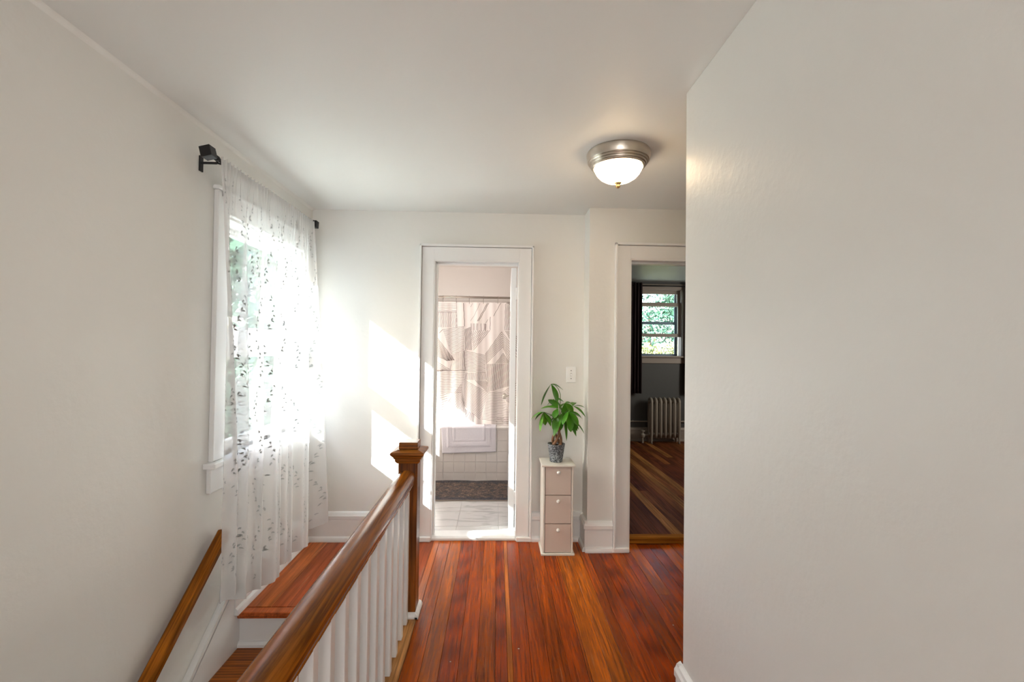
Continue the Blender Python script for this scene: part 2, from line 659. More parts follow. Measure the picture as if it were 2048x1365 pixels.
# ---- bedroom shell
BX0, BX1, BDY = 0.74, 4.2, 7.2
BZ = 2.52
WB = (2.225, 2.93, 1.345, 2.40)
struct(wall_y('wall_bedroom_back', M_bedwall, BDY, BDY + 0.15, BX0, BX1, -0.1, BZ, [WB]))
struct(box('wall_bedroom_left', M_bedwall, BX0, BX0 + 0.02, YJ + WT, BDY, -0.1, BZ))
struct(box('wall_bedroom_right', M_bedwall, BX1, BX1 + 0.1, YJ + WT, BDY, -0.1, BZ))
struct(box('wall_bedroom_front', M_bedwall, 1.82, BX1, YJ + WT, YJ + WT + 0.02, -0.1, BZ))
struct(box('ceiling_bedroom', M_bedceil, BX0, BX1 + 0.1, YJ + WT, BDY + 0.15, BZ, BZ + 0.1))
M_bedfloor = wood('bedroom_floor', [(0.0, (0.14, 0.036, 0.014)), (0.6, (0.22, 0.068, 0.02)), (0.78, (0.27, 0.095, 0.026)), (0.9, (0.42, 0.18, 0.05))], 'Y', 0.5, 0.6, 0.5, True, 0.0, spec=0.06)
fl_keep = floor
bed_floor = bpy.data.objects.new('floor_bedroom', None)
COL.objects.link(bed_floor)
struct(bed_floor)
floor = bed_floor
box('subfloor', M_subfloor, BX0, BX1, YJ, BDY, -0.2, -0.02, bed_floor)
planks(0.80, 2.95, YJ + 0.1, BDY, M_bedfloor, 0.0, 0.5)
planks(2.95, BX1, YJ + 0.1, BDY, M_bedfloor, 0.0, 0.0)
floor = fl_keep


# ---- casings and doors
def casing(root, x0, x1, y, zt, w=0.108, proud=0.022, m=None, xi0=None, xi1=None, base=0.0):
    """door casing around an opening x0..x1 on the wall face y: two legs and a head, with back band and shoe"""
    m = m or M_trim
    for (a, b, ao) in ((x0 - w + 0.019, x0, x0 - w), (x1, x1 + w - 0.019, x1 + w - 0.016)):
        box('casing_leg', m, a, b, y - proud, y, base, zt + w - 0.015, root, 0.0008)
        box('back_band', m, ao, ao + 0.016, y - proud - 0.016, y, base, zt + w + 0.004, root, 0.004, 2)
    box('casing_head', m, x0, x1, y - proud, y, zt, zt + w - 0.015, root, 0.0008)
    box('back_band', m, x0 - w, x1 + w, y - proud - 0.016, y, zt + w - 0.012, zt + w + 0.006, root, 0.004, 2)


door1 = bpy.data.objects.new('door_1', None)
COL.objects.link(door1)
door1.location = (-0.155, YB, 0)
struct(door1)
D0, D1, DH = -0.475, 0.162, 2.09
casing(door1, D0, D1, YB, DH)
mb = MB()
mb.box(D0 - 0.005, D0 + 0.008, YB - 0.02, YB + WT, 0, DH)
mb.box(D1 - 0.008, D1 + 0.005, YB - 0.02, YB + WT, 0, DH)
mb.box(D0, D1, YB - 0.02, YB + WT, DH - 0.012, DH + 0.005)
mb.build('jamb', M_trim, door1, 0.002)
mb = MB()
mb.box(D0 + 0.008, D0 + 0.020, YB + 0.03, YB + 0.085, 0, DH - 0.012)
mb.box(D0 + 0.008, D1 - 0.008, YB + 0.03, YB + 0.085, DH - 0.026, DH - 0.012)
mb.build('door_stop', M_trim, door1, 0.002)
# white raised saddle under the door
sp = [(0, YB - 0.012, 0), (0, YB - 0.012, 0.018), (0, YB + 0.01, 0.028), (0, YB + 0.12, 0.028), (0, YB + 0.15, 0.0)]
MB().prism(sp, (D0 + 0.008, 0, 0), (D1 - 0.008, 0, 0)).build('threshold', M_trim, door1, 0.003)
# shoes at the casing feet
for a, b in ((D0 - 0.112, D0 + 0.004), (D1 - 0.004, D1 + 0.112)):
    box('shoe_moulding', M_trim, a, b, YB - 0.04, YB - 0.02, 0, 0.038, door1, 0.01, 3)
# door leaf swung open into the bathroom
leaf = bpy.data.objects.new('leaf', None)
COL.objects.link(leaf)
leaf.parent = door1
leaf.location = Vector((0.147, BY0 + 0.008, 0)) - door1.location
leafm = MB()
LW, LT = 0.61, 0.042
leafm.box(-LT, 0, 0, LW, 0.035, 2.065)
lb = leafm.bm
bmesh.ops.translate(lb, verts=lb.verts[:], vec=wloc(leaf))
lf = leafm.build('leaf_board', M_trim, leaf, 0.002)
for k, (za, zb) in enumerate(((0.16, 0.5), (0.58, 0.92), (1.0, 1.34), (1.42, 1.7), (1.76, 1.98))):
    pm = MB()
    W = wloc(leaf)
    for xo in (-LT - 0.001,):
        pm.box(W.x + xo - 0.003, W.x + xo + 0.004, W.y + 0.10, W.y + LW - 0.10, za, zb)
    pm.build('panel', M_trim, leaf, 0.003)
W = wloc(leaf)
km = MB()
km.tube([(W.x - LT, W.y + LW - 0.06, 1.0), (W.x - LT - 0.03, W.y + LW - 0.06, 1.0)], 0.009, 10)
km.lathe([(0.008, 0), (0.024, -0.008), (0.028, -0.02), (0.02, -0.032), (0.004, -0.036)], (W.x - LT - 0.025, W.y + LW - 0.06, 1.0), 'X', 20)
km.build('door_knob', M_nickel, leaf, smooth=True)
for z in (0.28, 1.86):
    hm = MB()
    hm.tube([(0.148, BY0 + 0.002, z - 0.045), (0.148, BY0 + 0.002, z + 0.045)], 0.0065, 10)
    hm.box(0.146, 0.1535, BY0 - 0.03, BY0 + 0.004, z - 0.045, z + 0.045)
    hm.build('hinge', M_trim, door1, 0)
leaf.rotation_euler = (0, 0, math.radians(-1.2))

door2 = bpy.data.objects.new('door_2', None)
COL.objects.link(door2)
door2.location = (1.32, YJ, 0)
struct(door2)
E0, E1, EH = 0.945, 1.70, 2.085
casing(door2, E0, E1, YJ, EH)
mb = MB()
mb.box(E0 - 0.005, E0 + 0.010, YJ - 0.02, YJ + WT + 0.02, 0, EH)
mb.box(E1 - 0.010, E1 + 0.005, YJ - 0.02, YJ + WT + 0.02, 0, EH)
mb.box(E0, E1, YJ - 0.02, YJ + WT + 0.02, EH - 0.012, EH + 0.005)
mb.build('jamb', M_trim, door2, 0.002)
mb = MB()
mb.box(E0 + 0.010, E0 + 0.022, YJ + 0.04, YJ + 0.10, 0, EH - 0.012)
mb.box(E0 + 0.010, E1 - 0.010, YJ + 0.04, YJ + 0.10, EH - 0.026, EH - 0.012)
mb.build('door_stop', M_trim, door2, 0.002)
M_thr = wood('threshold_wood', [(0.2, (0.40, 0.13, 0.014)), (0.8, (0.52, 0.20, 0.022))], 'X', 0.6, 0.6, 0.45, False, spec=0.05)
sp = [(0, YJ + 0.118, 0), (0, YJ + 0.118, 0.040), (0, YJ + 0.124, 0.047), (0, YJ + 0.19, 0.044), (0, YJ + 0.21, 0.0)]
MB().prism(sp, (E0 - 0.004, 0, 0), (E1, 0, 0)).build('threshold', M_thr, door2, 0.004)
box('shoe_moulding', M_trim, E0 - 0.112, E0 + 0.006, YJ - 0.042, YJ - 0.02, 0, 0.038, door2, 0.01, 3)
box('shoe_moulding', M_trim, E1, E1 + 0.112, YJ - 0.042, YJ - 0.02, 0, 0.038, door2, 0.01, 3)

# ---- baseboards: profile (distance from wall, height)
BP = [(0, 0), (0.036, 0), (0.036, 0.012), (0.032, 0.028), (0.020, 0.038), (0.019, 0.150), (0.017, 0.154), (0.017, 0.158), (0.026, 0.162), (0.026, 0.185), (0.020, 0.195), (0.016, 0.205), (0.006, 0.213), (0, 0.215)]


def base_y(name, x0, x1, y, sgn=-1, m=None):
    pts = [(0, y + sgn * d, z) for d, z in BP]
    return struct(MB().prism(pts, (x0, 0, 0), (x1, 0, 0)).build(name, m or M_trim))


def base_x(name, x, y0, y1, sgn=1, m=None):
    pts = [(x + sgn * d, 0, z) for d, z in BP]
    return struct(MB().prism(pts, (0, y0, 0), (0, y1, 0)).build(name, m or M_trim))


base_y('baseboard_back', XL, D0 - 0.110, YB)
base_y('baseboard_back_right', D1 + 0.110, 0.655, YB)
base_y('baseboard_jog', 0.637, E0 - 0.110, YJ)
base_x('baseboard_jog_side', 0.655, YJ - 0.018, YB - 0.02, -1)
base_x('baseboard_left', XL, 2.50, YB - 0.02, 1)
base_x('baseboard_right', XR, -2.6, 1.80, -1)
base_y('baseboard_right_end', XR - 0.017, 2.3, 1.78, 1)

# ------------------------------------------------------------------ hall window (window_1)
win = bpy.data.objects.new('window_1', None)
COL.objects.link(win)
win.location = (XL, 2.83, 0.865)
struct(win)
y0, y1, z0, z1 = W1
cw = 0.10
for (a, b) in ((y0 - cw, y0), (y1, y1 + cw)):
    box('casing_leg', M_trim, XL, XL + 0.024, a, b, z0 - 0.0, z1 + cw, win, 0.004)
box('casing_head', M_trim, XL, XL + 0.024, y0, y1, z1, z1 + cw, win, 0.004)
box('casing_cap', M_trim, XL, XL + 0.034, y0 - cw - 0.012, y1 + cw + 0.012, z1 + cw, z1 + cw + 0.02, win, 0.005)
box('sill', M_trim, XL - 0.08, XL + 0.055, y0 - cw - 0.035, y1 + cw + 0.03, z0 - 0.028, z0, win, 0.006, 2)
box('apron', M_trim, XL, XL + 0.022, y0 - cw - 0.012, y1 + cw + 0.012, z0 - 0.15, z0 - 0.028, win, 0.004)
mb = MB()
mb.box(XL - 0.16, XL + 0.002, y0 - 0.004, y0 + 0.012, z0, z1)
mb.box(XL - 0.16, XL + 0.002, y1 - 0.012, y1 + 0.004, z0, z1)
mb.box(XL - 0.16, XL + 0.002, y0, y1, z1 - 0.012, z1 + 0.004)
mb.build('jamb', M_trim, win)


def sash(root, x, ya, yb, za, zb, gy, gz0, gz1, t=0.03, m=None, name='sash'):
    """sash in the plane x; glass inset by gy at the sides and between gz0..gz1"""
    m = m or M_trim
    f = MB()
    f.box(x - t, x, ya, ya + gy, za, zb)
    f.box(x - t, x, yb - gy, yb, za, zb)
    f.box(x - t, x, ya + gy, yb - gy, za, gz0)
    f.box(x - t, x, ya + gy, yb - gy, gz1, zb)
    s = f.build(name, m, root, 0.002)
    box('pane', M_glass, x - t * 0.5 - 0.002, x - t * 0.5 + 0.002, ya + gy, yb - gy, gz0, gz1, s)
    return s


sash(win, XL - 0.060, y0 + 0.012, y1 - 0.012, z0, 1.455, 0.04, 0.92, 1.365)
sash(win, XL - 0.100, y0 + 0.012, y1 - 0.012, 1.43, z1 - 0.012, 0.04, 1.535, 2.04)

# ---- bathroom window (window_2)
win2 = bpy.data.objects.new('window_2', None)
COL.objects.link(win2)
win2.location = (XL, 4.98, 0.8)
struct(win2)
y0, y1, z0, z1 = W2
for (a, b) in ((y0 - 0.085, y0), (y1, y1 + cw)):
    box('casing_leg', M_trim, XL, XL + 0.022, a, b, z0, z1 + cw, win2, 0.004)
box('casing_head', M_trim, XL, XL + 0.022, y0, y1, z1, z1 + cw, win2, 0.004)
box('sill', M_trim, XL - 0.08, XL + 0.05, y0 - 0.085, y1 + cw, z0 - 0.028, z0, win2, 0.006)
sash(win2, XL - 0.07, y0, y1, z0, z1, 0.045, z0 + 0.05, z1 - 0.05)

# ------------------------------------------------------------------ bedroom window (window_3)
win3 = bpy.data.objects.new('window_3', None)
COL.objects.link(win3)
win3.location = (2.58, BDY, 1.345)
struct(win3)
x0, x1, z0, z1 = WB
for (a, b) in ((x0 - 0.10, x0), (x1, x1 + 0.10)):
    box('casing_leg', M_bedtrim, a, b, BDY - 0.022, BDY, z0, z1 + 0.08, win3, 0.004)
box('casing_head', M_bedtrim, x0, x1, BDY - 0.022, BDY, z1, z1 + 0.08, win3, 0.004)
box('sill', M_bedtrim, x0 - 0.13, x1 + 0.13, BDY - 0.06, BDY + 0.06, z0 - 0.028, z0, win3, 0.006)
box('apron', M_bedtrim, x0 - 0.10, x1 + 0.10, BDY - 0.02, BDY, z0 - 0.12, z0 - 0.028, win3, 0.004)
mb = MB()
mb.box(x0 - 0.004, x0 + 0.012, BDY, BDY + 0.15, z0, z1)
mb.box(x1 - 0.012, x1 + 0.004, BDY, BDY + 0.15, z0, z1)
mb.box(x0, x1, BDY, BDY + 0.15, z1 - 0.012, z1 + 0.004)
mb.build('jamb', M_bedtrim, win3)
M_storm = mat('storm_frame', (0.16, 0.20, 0.24), 0.4, metal=0.4)


def sash_y(root, y, xa, xb, za, zb, gx, gz0, gz1, m, t=0.03, name='sash'):
    f = MB()
    f.box(xa, xa + gx, y, y + t, za, zb)
    f.box(xb - gx, xb, y, y + t, za, zb)
    f.box(xa + gx, xb - gx, y, y + t, za, gz0)
    f.box(xa + gx, xb - gx, y, y + t, gz1, zb)
    s = f.build(name, m, root, 0.002)
    box('pane', M_glass, xa + gx, xb - gx, y + t * 0.5 - 0.002, y + t * 0.5 + 0.002, gz0, gz1, s)
    return s


s3 = sash_y(win3, BDY + 0.03, x0 + 0.012, x1 - 0.012, 1.645, 2.19, 0.045, 1.697, 2.135, M_bedtrim)          # lower sash, raised
sash_y(win3, BDY + 0.065, x0 + 0.012, x1 - 0.012, 2.13, z1 - 0.012, 0.045, 2.175, 2.33, M_bedtrim)     # upper sash, seen above it
sash_y(win3, BDY + 0.11, x0 + 0.012, x1 - 0.03, z0, 1.89, 0.05, 1.375, 1.845, M_storm, 0.02, 'storm_sash')
sash_y(win3, BDY + 0.125, x0 + 0.012, x1 - 0.03, 1.85, z1, 0.05, 1.89, z1 - 0.03, M_storm, 0.02, 'storm_sash')
for (zz, yy) in ((2.19, 0.035), (1.885, 0.11)):
    lk = MB()
    lk.lathe([(0.03, 0), (0.03, 0.008), (0.018, 0.014), (0.004, 0.02)], ((x0 + x1) / 2 - 0.01, BDY + yy + 0.01, zz), 'Z', 16)
    lk.build('sash_lock', M_bedtrim, win3, smooth=True)

# ------------------------------------------------------------------ staircase
stair = thing('staircase', (-0.92, 2.3, -0.19), 'white painted staircase with reddish wooden treads going down beside left wall', 'staircase')
RISE, RUN = 0.19, 0.245
NX0, NX1 = XL + 0.014, -0.502
for k in range(0, 13):
    zt = -RISE * (k + 1)
    yf = 2.549 - RUN * (k + 1)
    # riser above this tread
    box('riser', M_trim, NX0, NX1, yf + RUN + 0.004, yf + RUN + 0.02, zt, zt + RISE - 0.03 if k else -0.033, stair)
    pr = [(0, yf + RUN + 0.004, zt), (0, yf + RUN - 0.016, zt), (0, yf + RUN - 0.016, zt + 0.014), (0, yf + RUN - 0.004, zt + 0.026), (0, yf + RUN + 0.004, zt + 0.026)]
    MB().prism(pr, (NX0, 0, 0), (NX1, 0, 0)).build('cove_moulding', M_trim, stair)
    box('tread', M_tread, NX0, NX1, yf - 0.026, yf + RUN + 0.004, zt - 0.03, zt, stair, 0.008, 2)


def skirt(x0, x1, off_t, off_b):
    ya, yb = -0.9, 2.570
    f = lambda y, o: (y - 2.549) * RISE / RUN + o
    ycut = 2.549 + (0.205 - off_t) * RUN / RISE
    top = [(0, ya, f(ya, off_t)), (0, ycut, 0.205), (0, yb, 0.205)] if ycut < yb - 0.004 else [(0, ya, f(ya, off_t)), (0, yb, f(yb, off_t))]
    pts = top + [(0, yb, f(yb, off_b)), (0, ya, f(ya, off_b))]
    return MB().prism(pts, (x0, 0, 0), (x1, 0, 0))


skirt(XL + 0.001, XL + 0.016, 0.262, -0.32).build('skirt_board', M_trim, stair)
for (ca, cb, cx) in ((0.262, 0.244, 0.032), (0.244, 0.216, 0.024), (0.204, 0.188, 0.024)):
    skirt(XL + 0.0162, XL + cx, ca, cb).build('skirt_cap', M_trim, stair)
# side of the stairwell below the floor
struct(box('wall_stairwell', M_wall, -0.50, -0.45, -2.6, 2.50, -2.75, -0.03))
struct(box('wall_stairwell_end', M_wall, XL, -0.50, 2.575, 2.6, -2.75, -0.25))
struct(box('floor_lower', M_tread, XL, -0.5, -2.6, 2.6, -2.8, -2.7))

# ------------------------------------------------------------------ banister
ban = thing('banister', (-0.466, 2.526, 0), 'dark oak level banister with square newel post and white balusters along the stairwell', 'banister')
mb = MB()
mb.box(-0.517, -0.415, 2.475, 2.577, -0.028, 0.885)
newel = mb.build('newel_post', M_oakZ, ban, 0.004)


def frustum(mb, cx, cy, prof):
    """square lathe: prof (half width, z)"""
    rings = []
    for h, z in prof:
        rings.append([mb.bm.verts.new((cx + sx * h, cy + sy * h, z)) for sx, sy in ((-1, -1), (1, -1), (1, 1), (-1, 1))])
    for a, b in zip(rings[:-1], rings[1:]):
        for i in range(4):
            j = (i + 1) % 4
            mb.bm.faces.new((a[i], a[j], b[j], b[i]))
    mb.bm.faces.new(rings[0][::-1])
    mb.bm.faces.new(rings[-1])
    return mb


ncx, ncy = -0.466, 2.526
frustum(MB(), ncx, ncy, [(0.052, 0.812), (0.056, 0.813), (0.060, 0.818), (0.066, 0.826), (0.067, 0.838), (0.072, 0.840), (0.073, 0.846), (0.083, 0.858), (0.088, 0.864), (0.088, 0.872), (0.084, 0.876), (0.052, 0.886), (0.05, 0.886)]).build('newel_cap', M_oakX, newel, 0)
box('cap_block', M_oakX, ncx - 0.050, ncx + 0.050, ncy - 0.050, ncy + 0.050, 0.886, 0.923, newel, 0.003)
# white shoe moulding round two sides of the newel foot
qp = [(0, 0), (0.019, 0), (0.019, 0.010), (0.014, 0.020), (0.006, 0.026), (0, 0.028)]
mb = MB()
mb.prism([(0, 2.475 - d, z) for d, z in qp], (-0.52, 0, 0), (-0.400, 0, 0))
mb.prism([(-0.415 + d, 0, z) for d, z in qp], (0, 2.456, 0), (0, 2.60, 0))
mb.build('newel_shoe', M_trim, ban)
RCX = -0.472
half = [(0.024, 0.672), (0.026, 0.690), (0.035, 0.697), (0.039, 0.702), (0.037, 0.708)] + [(0.0375 + 0.008 * math.sin(math.pi * (0.12 + 0.38 * k / 5)), 0.710 + 0.026 * k / 5) for k in range(6)] + [(0.0455 * math.cos(math.pi / 2 * k / 11) ** 0.8, 0.736 + 0.040 * math.sin(math.pi / 2 * k / 11)) for k in range(1, 11)]
prof = [(RCX + a, 0, z) for a, z in half] + [(RCX - a, 0, z) for a, z in reversed(half)]
rail = MB().prism(prof, (0, -0.66, 0), (0, 2.48, 0)).build('rail', M_oakY, ban)
auto_smooth(rail, 28)
b0 = MB().box(-0.483, -0.447, 2.404, 2.440, -0.004, 0.676).build('baluster', M_trim, ban, 0.002)
bf = MB()
bf.prism([(-0.4475, 2.404, 0), (-0.4475, 2.44, 0), (-0.4475, 2.44, 0.012), (-0.4475, 2.404, 0.012)], (0, 0, 0), (0.008, 0, 0))
for k in range(1, 25):
    c = b0.copy()
    COL.objects.link(c)
    c.location = b0.location + Vector((0, -0.1232 * k, 0))
e = newel.copy()
COL.objects.link(e)
e.location = newel.location + Vector((0, -3.2, 0))
for ch in list(newel.children):
    c = ch.copy()
    COL.objects.link(c)
    c.parent = e

# ------------------------------------------------------------------ wall handrail
hr = thing('handrail', (-1.33, 2.31, 0.5), 'sloping dark oak handrail fixed to left wall above the stairs', 'handrail')
hh = [(0.016, -0.052), (0.019, -0.040), (0.018, -0.032), (0.025, -0.026), (0.028, -0.014), (0.026, -0.004), (0.018, 0.006), (0.006, 0.010)]
hp = [(-1.335 + a, 0, z) for a, z in hh] + [(-1.335 - a, 0, z) for a, z in reversed(hh)]
sl = 0.775
L = 3.2
o = MB().prism([(a + 1.33, 0, z) for a, _, z in hp], (0, 0, 0), (0, -L, 0)).build('rail', M_oakY)
o.parent = hr
o.location = (0, 0.008, 0.020)
o.rotation_euler = (math.atan(sl), 0, 0)
auto_smooth(o, 28)
o = None
for k in range(3):
    yy = 2.20 - 1.1 * k
    zz = 0.520 + (yy - 2.318) * sl - 0.045
    bmk = MB()
    bmk.tube([(-1.335, yy, zz + 0.0), (-1.335, yy, zz - 0.03), (-1.35, yy, zz - 0.055), (XL + 0.003, yy, zz - 0.06)], 0.007, 10)
    bmk.lathe([(0.026, 0.0), (0.026, 0.005), (0.012, 0.010)], (XL, yy, zz - 0.06), 'X', 18)
    bmk.build('bracket', M_trim, hr, smooth=False)

# ------------------------------------------------------------------ curtain rod and sheer curtain
rod = thing('curtain_rod', (-1.295, 2.675, 2.285), 'thin black curtain rod with square finials above the stair window', 'curtain rod')
MB().tube([(-1.295, 2.125, 2.287), (-1.295, 3.225, 2.287)], 0.0085, 12).build('rod', M_black, rod, smooth=True)


def finial(y, sgn, tilt):
    f = MB()
    f.box(-0.024, 0.024, -0.024, 0.024, -0.024, 0.024)
    f2 = f.bm
    bmesh.ops.bevel(f2, geom=f2.edges[:], offset=0.002, segments=1, affect='EDGES')
    f.tube([(0, -sgn * 0.024, 0), (0, -sgn * 0.04, 0)], 0.014, 12)
    f.tube([(0, -sgn * 0.04, 0), (0, -sgn * 0.055, 0)], 0.010, 12)
    f.tube([(0, -sgn * 0.055, 0), (0, -sgn * 0.07, 0)], 0.013, 12)
    bmesh.ops.rotate(f2, verts=f2.verts[:], cent=(0, 0, 0), matrix=Matrix.Rotation(tilt, 3, 'Y'))
    bmesh.ops.translate(f2, verts=f2.verts[:], vec=(-1.295, y, 2.287))
    return f.build('finial', M_black, rod)


finial(2.075, -1, math.radians(-14))
finial(3.262, 1, math.radians(3))
for yy in (2.165, 3.19):
    bk = MB()
    bk.box(XL, XL + 0.006, yy - 0.012, yy + 0.012, 2.235, 2.305)
    bk.tube([(XL + 0.003, yy, 2.275), (-1.31, yy, 2.275)], 0.006, 8)
    bk.tube([(-1.312, yy, 2.287), (-1.305, yy, 2.275), (-1.295, yy, 2.272), (-1.283, yy, 2.278)], 0.005, 8)
    bk.build('bracket', M_black, rod)

hk = MB()
hk.box(XL + 0.024, XL + 0.030, 2.300, 2.312, 2.165, 2.215)
hk.box(XL + 0.024, XL + 0.052, 2.300, 2.312, 2.209, 2.215)
hk.build('bracket', M_black, rod)
NY, NZ = 420, 60
CY0, CY1 = 2.145, 3.215
CTOP, CBOT = 2.297, 0.105


def fold(s):
    """sum of uneven folds at curtain parameter s 0..1 -> about -1..1"""
    return (0.62 * math.sin(2 * math.pi * (6.3 * s + 0.18 * math.sin(5.1 * s))) + 0.30 * math.sin(2 * math.pi * (11.2 * s) + 1.1) + 0.22 * math.sin(2 * math.pi * 2.4 * s + 0.6))


def cpos(s, t):
    """s along the rod, t 0 top..1 bottom"""
    gather = 0.008 * math.sin(2 * math.pi * 34 * s + 2 * math.sin(9 * s)) * max(0.0, 1 - t * 9)
    amp = 0.010 + 0.042 * min(1.0, t * 1.6) + 0.008 * t
    y = CY0 + (CY1 - CY0) * s
    y += 0.022 * t * (s - 0.45) * 2 + 0.014 * min(1, t * 2) * math.sin(2 * math.pi * 6.3 * s + 1.3)
    if s < 0.08:                      # near edge hangs in from the window side
        y += (0.08 - s) / 0.08 * 0.115 * min(1, t * 1.3)
    x = -1.281 + gather + amp * fold(s) * min(1.0, t * 12) + 0.006 * t
    if s > 0.93:
        x += (s - 0.93) / 0.07 * 0.085 * t
    z = CTOP + (CBOT - CTOP) * t
    z += t * (0.006 * math.sin(23 * s) + 0.12 * max(0, (s - 0.9) / 0.1) + 0.15 * max(0, (0.42 - s) / 0.42) ** 1.2)
    if t < 0.006:
        z += 0.004 * math.sin(2 * math.pi * 34 * s)
    return Vector((x, y, z))


cur = thing('sheer_curtain', (-1.29, 2.68, CBOT), 'long white sheer curtain with tiny leaf sprigs hanging over the stair window', 'curtain')
P = [[cpos(i / NY, (j / NZ) ** 1.15) for i in range(NY + 1)] for j in range(NZ + 1)]
MB().grid(P).build('panel', M_sheer, cur, smooth=True)


def offs(s, t, d):
    p = cpos(s, t)
    e = 1e-3
    a = cpos(min(1, s + e), t) - cpos(max(0, s - e), t)
    b = cpos(s, min(1, t + e)) - cpos(s, max(0, t - e))
    n = a.cross(b).normalized()
    if n.x < 0:
        n = -n
    return p + n * d


HB = []
for (ta, tb) in ((0.962, 1.0),):
    g = [[offs(i / 220, ta + (tb - ta) * j / 2, -0.003) for i in range(221)] for j in range(3)]
    HB.append(MB().grid(g).build('bottom_hem', M_hem, cur, smooth=True))
for sa in (0.0, 0.988):
    g = [[offs(sa + 0.012 * i / 2, j / 60, -0.003) for i in range(3)] for j in range(61)]
    MB().grid(g).build('side_hem', M_hem, cur, smooth=True)
g = [[offs(i / NY, 0.002 + 0.026 * j / 2, -0.004) for i in range(NY + 1)] for j in range(3)]
MB().grid(g).build('rod_pocket', M_hem, cur, smooth=True)
# embroidered sprigs: vines of little leaves climbing the cloth
sp = MB()
LEN_S, LEN_T = 1.9, 2.19     # metres of cloth in s and t


def sleaf(s, t, ang, ln, wd):
    pts = []
    for q, wv_ in ((0, 0), (0.35, 1), (0.7, 0.8), (1, 0), (0.7, -0.8), (0.35, -1)):
        du = math.cos(ang) * q * ln - math.sin(ang) * wv_ * wd
        dv = math.sin(ang) * q * ln + math.cos(ang) * wv_ * wd
        ss, tt = s + du / LEN_S, t + dv / LEN_T
        if not (0.001 < ss < 0.999 and 0.01 < tt < 0.985):
            return
        pts.append(offs(ss, tt, 0.0012))
    sp.bm.faces.new([sp.bm.verts.new(p) for p in pts])


rr = random.Random(3)
for c in range(17):
    s = (c + 0.5) / 17 + rr.uniform(-0.006, 0.006)
    t = 0.03 + rr.uniform(0, 0.03)
    ph = rr.uniform(0, 6)
    k = 0
    while t < 0.97:
        sx = s + 0.014 * math.sin(t * 34 + ph)
        side = 1 if k % 2 else -1
        base = math.pi / 2 + 0.55 * math.cos(t * 34 + ph)
        sleaf(sx, t, base + side * rr.uniform(0.6, 1.1), rr.uniform(0.016, 0.024), 0.0042)
        if k % 5 == 0:
            sleaf(sx, t, base + side * 1.5, 0.020, 0.0028)
        sleaf(sx, t, base, 0.013, 0.0010)
        t += rr.uniform(0.008, 0.013) + (0.02 if k % 9 == 8 else 0)
        k += 1
stuff(sp.build('embroidered_sprigs', M_sprig, cur))

# ------------------------------------------------------------------ ceiling lamp
LX, LY = 0.614, 2.345
lamp = thing('ceiling_lamp', (LX, LY, CZ), 'lit flush ceiling lamp with brushed nickel rim and frosted glass dome', 'lamp')
lp = [(0.140, 0.0), (0.158, -0.0005), (0.163, -0.008), (0.163, -0.014), (0.157, -0.044), (0.155, -0.048), (0.149, -0.049), (0.150, -0.054), (0.148, -0.058), (0.142, -0.059), (0.143, -0.064), (0.141, -0.069), (0.135, -0.070), (0.135, -0.076), (0.131, -0.080), (0.125, -0.080), (0.121, -0.072)]
o = MB().lathe(lp, (LX, LY, CZ), 'Z', 64).build('rim', M_nickel, lamp)
auto_smooth(o, 24)
gp = [(0.119, -0.070), (0.121, -0.080), (0.118, -0.092), (0.108, -0.110), (0.092, -0.127), (0.070, -0.141), (0.045, -0.150), (0.018, -0.155), (0.004, -0.156)]
MB().lathe(gp, (LX, LY, CZ), 'Z', 48).build('glass_dome', M_lampglass, lamp, smooth=True)
MB().lathe([(0.017, -0.152), (0.019, -0.157), (0.013, -0.162), (0.009, -0.167), (0.013, -0.173), (0.009, -0.180), (0.002, -0.184)], (LX, LY, CZ), 'Z', 20).build('finial_knob', M_brass, lamp, smooth=True)

# ------------------------------------------------------------------ light switch
sw = thing('light_switch', (0.560, YB, 1.24), 'white toggle light switch plate on wall above the potted plant', 'light switch')
SWX, SWZ = 0.560, 1.240
box('cover_plate', M_switch, SWX - 0.037, SWX + 0.037, YB - 0.006, YB, SWZ - 0.060, SWZ + 0.060, sw, 0.003)
tg = [(0, YB - 0.005, SWZ - 0.010), (0, YB - 0.005, SWZ + 0.010), (0, YB - 0.020, SWZ - 0.004), (0, YB - 0.018, SWZ - 0.012)]
box('toggle_slot', mat('slot_shade', (0.5, 0.49, 0.47), 0.5), SWX - 0.006, SWX + 0.006, YB - 0.0068, YB - 0.005, SWZ - 0.012, SWZ + 0.012, sw)
MB().prism(tg, (SWX - 0.0045, 0, 0), (SWX + 0.0045, 0, 0)).build('toggle', M_switch, sw, 0.001)
for dz in (-0.030, 0.030):
    MB().lathe([(0.0035, 0), (0.0035, -0.001), (0.001, -0.0018)], (SWX, YB - 0.006, SWZ + dz), 'Y', 12).build('screw', M_screw, sw)

# ------------------------------------------------------------------ drawer cabinet
cab = thing('drawer_cabinet', (0.439, 3.31, 0), 'narrow cream three drawer cabinet standing beside the bathroom doorway', 'cabinet')
CX0, CX1, CY_0, CY_1 = 0.334, 0.544, 3.205, 3.41
box('side_panel', M_cab, CX0, CX0 + 0.012, CY_0, CY_1, 0.014, 0.612, cab, 0.001)
box('side_panel', M_cab, CX1 - 0.012, CX1, CY_0, CY_1, 0.014, 0.612, cab, 0.001)
box('back_panel', M_cab, CX0 + 0.012, CX1 - 0.012, CY_1 - 0.01, CY_1, 0.014, 0.612, cab)
box('base_plate', M_cab, CX0 - 0.012, CX1 + 0.012, CY_0 - 0.012, CY_1, 0.0, 0.014, cab, 0.003, 2)
box('top_plate', M_cab, CX0 - 0.013, CX1 + 0.013, CY_0 - 0.014, CY_1 + 0.004, 0.612, 0.626, cab, 0.004, 2)
M_drawer = mat('drawer_paint', (0.66, 0.565, 0.50), 0.4)
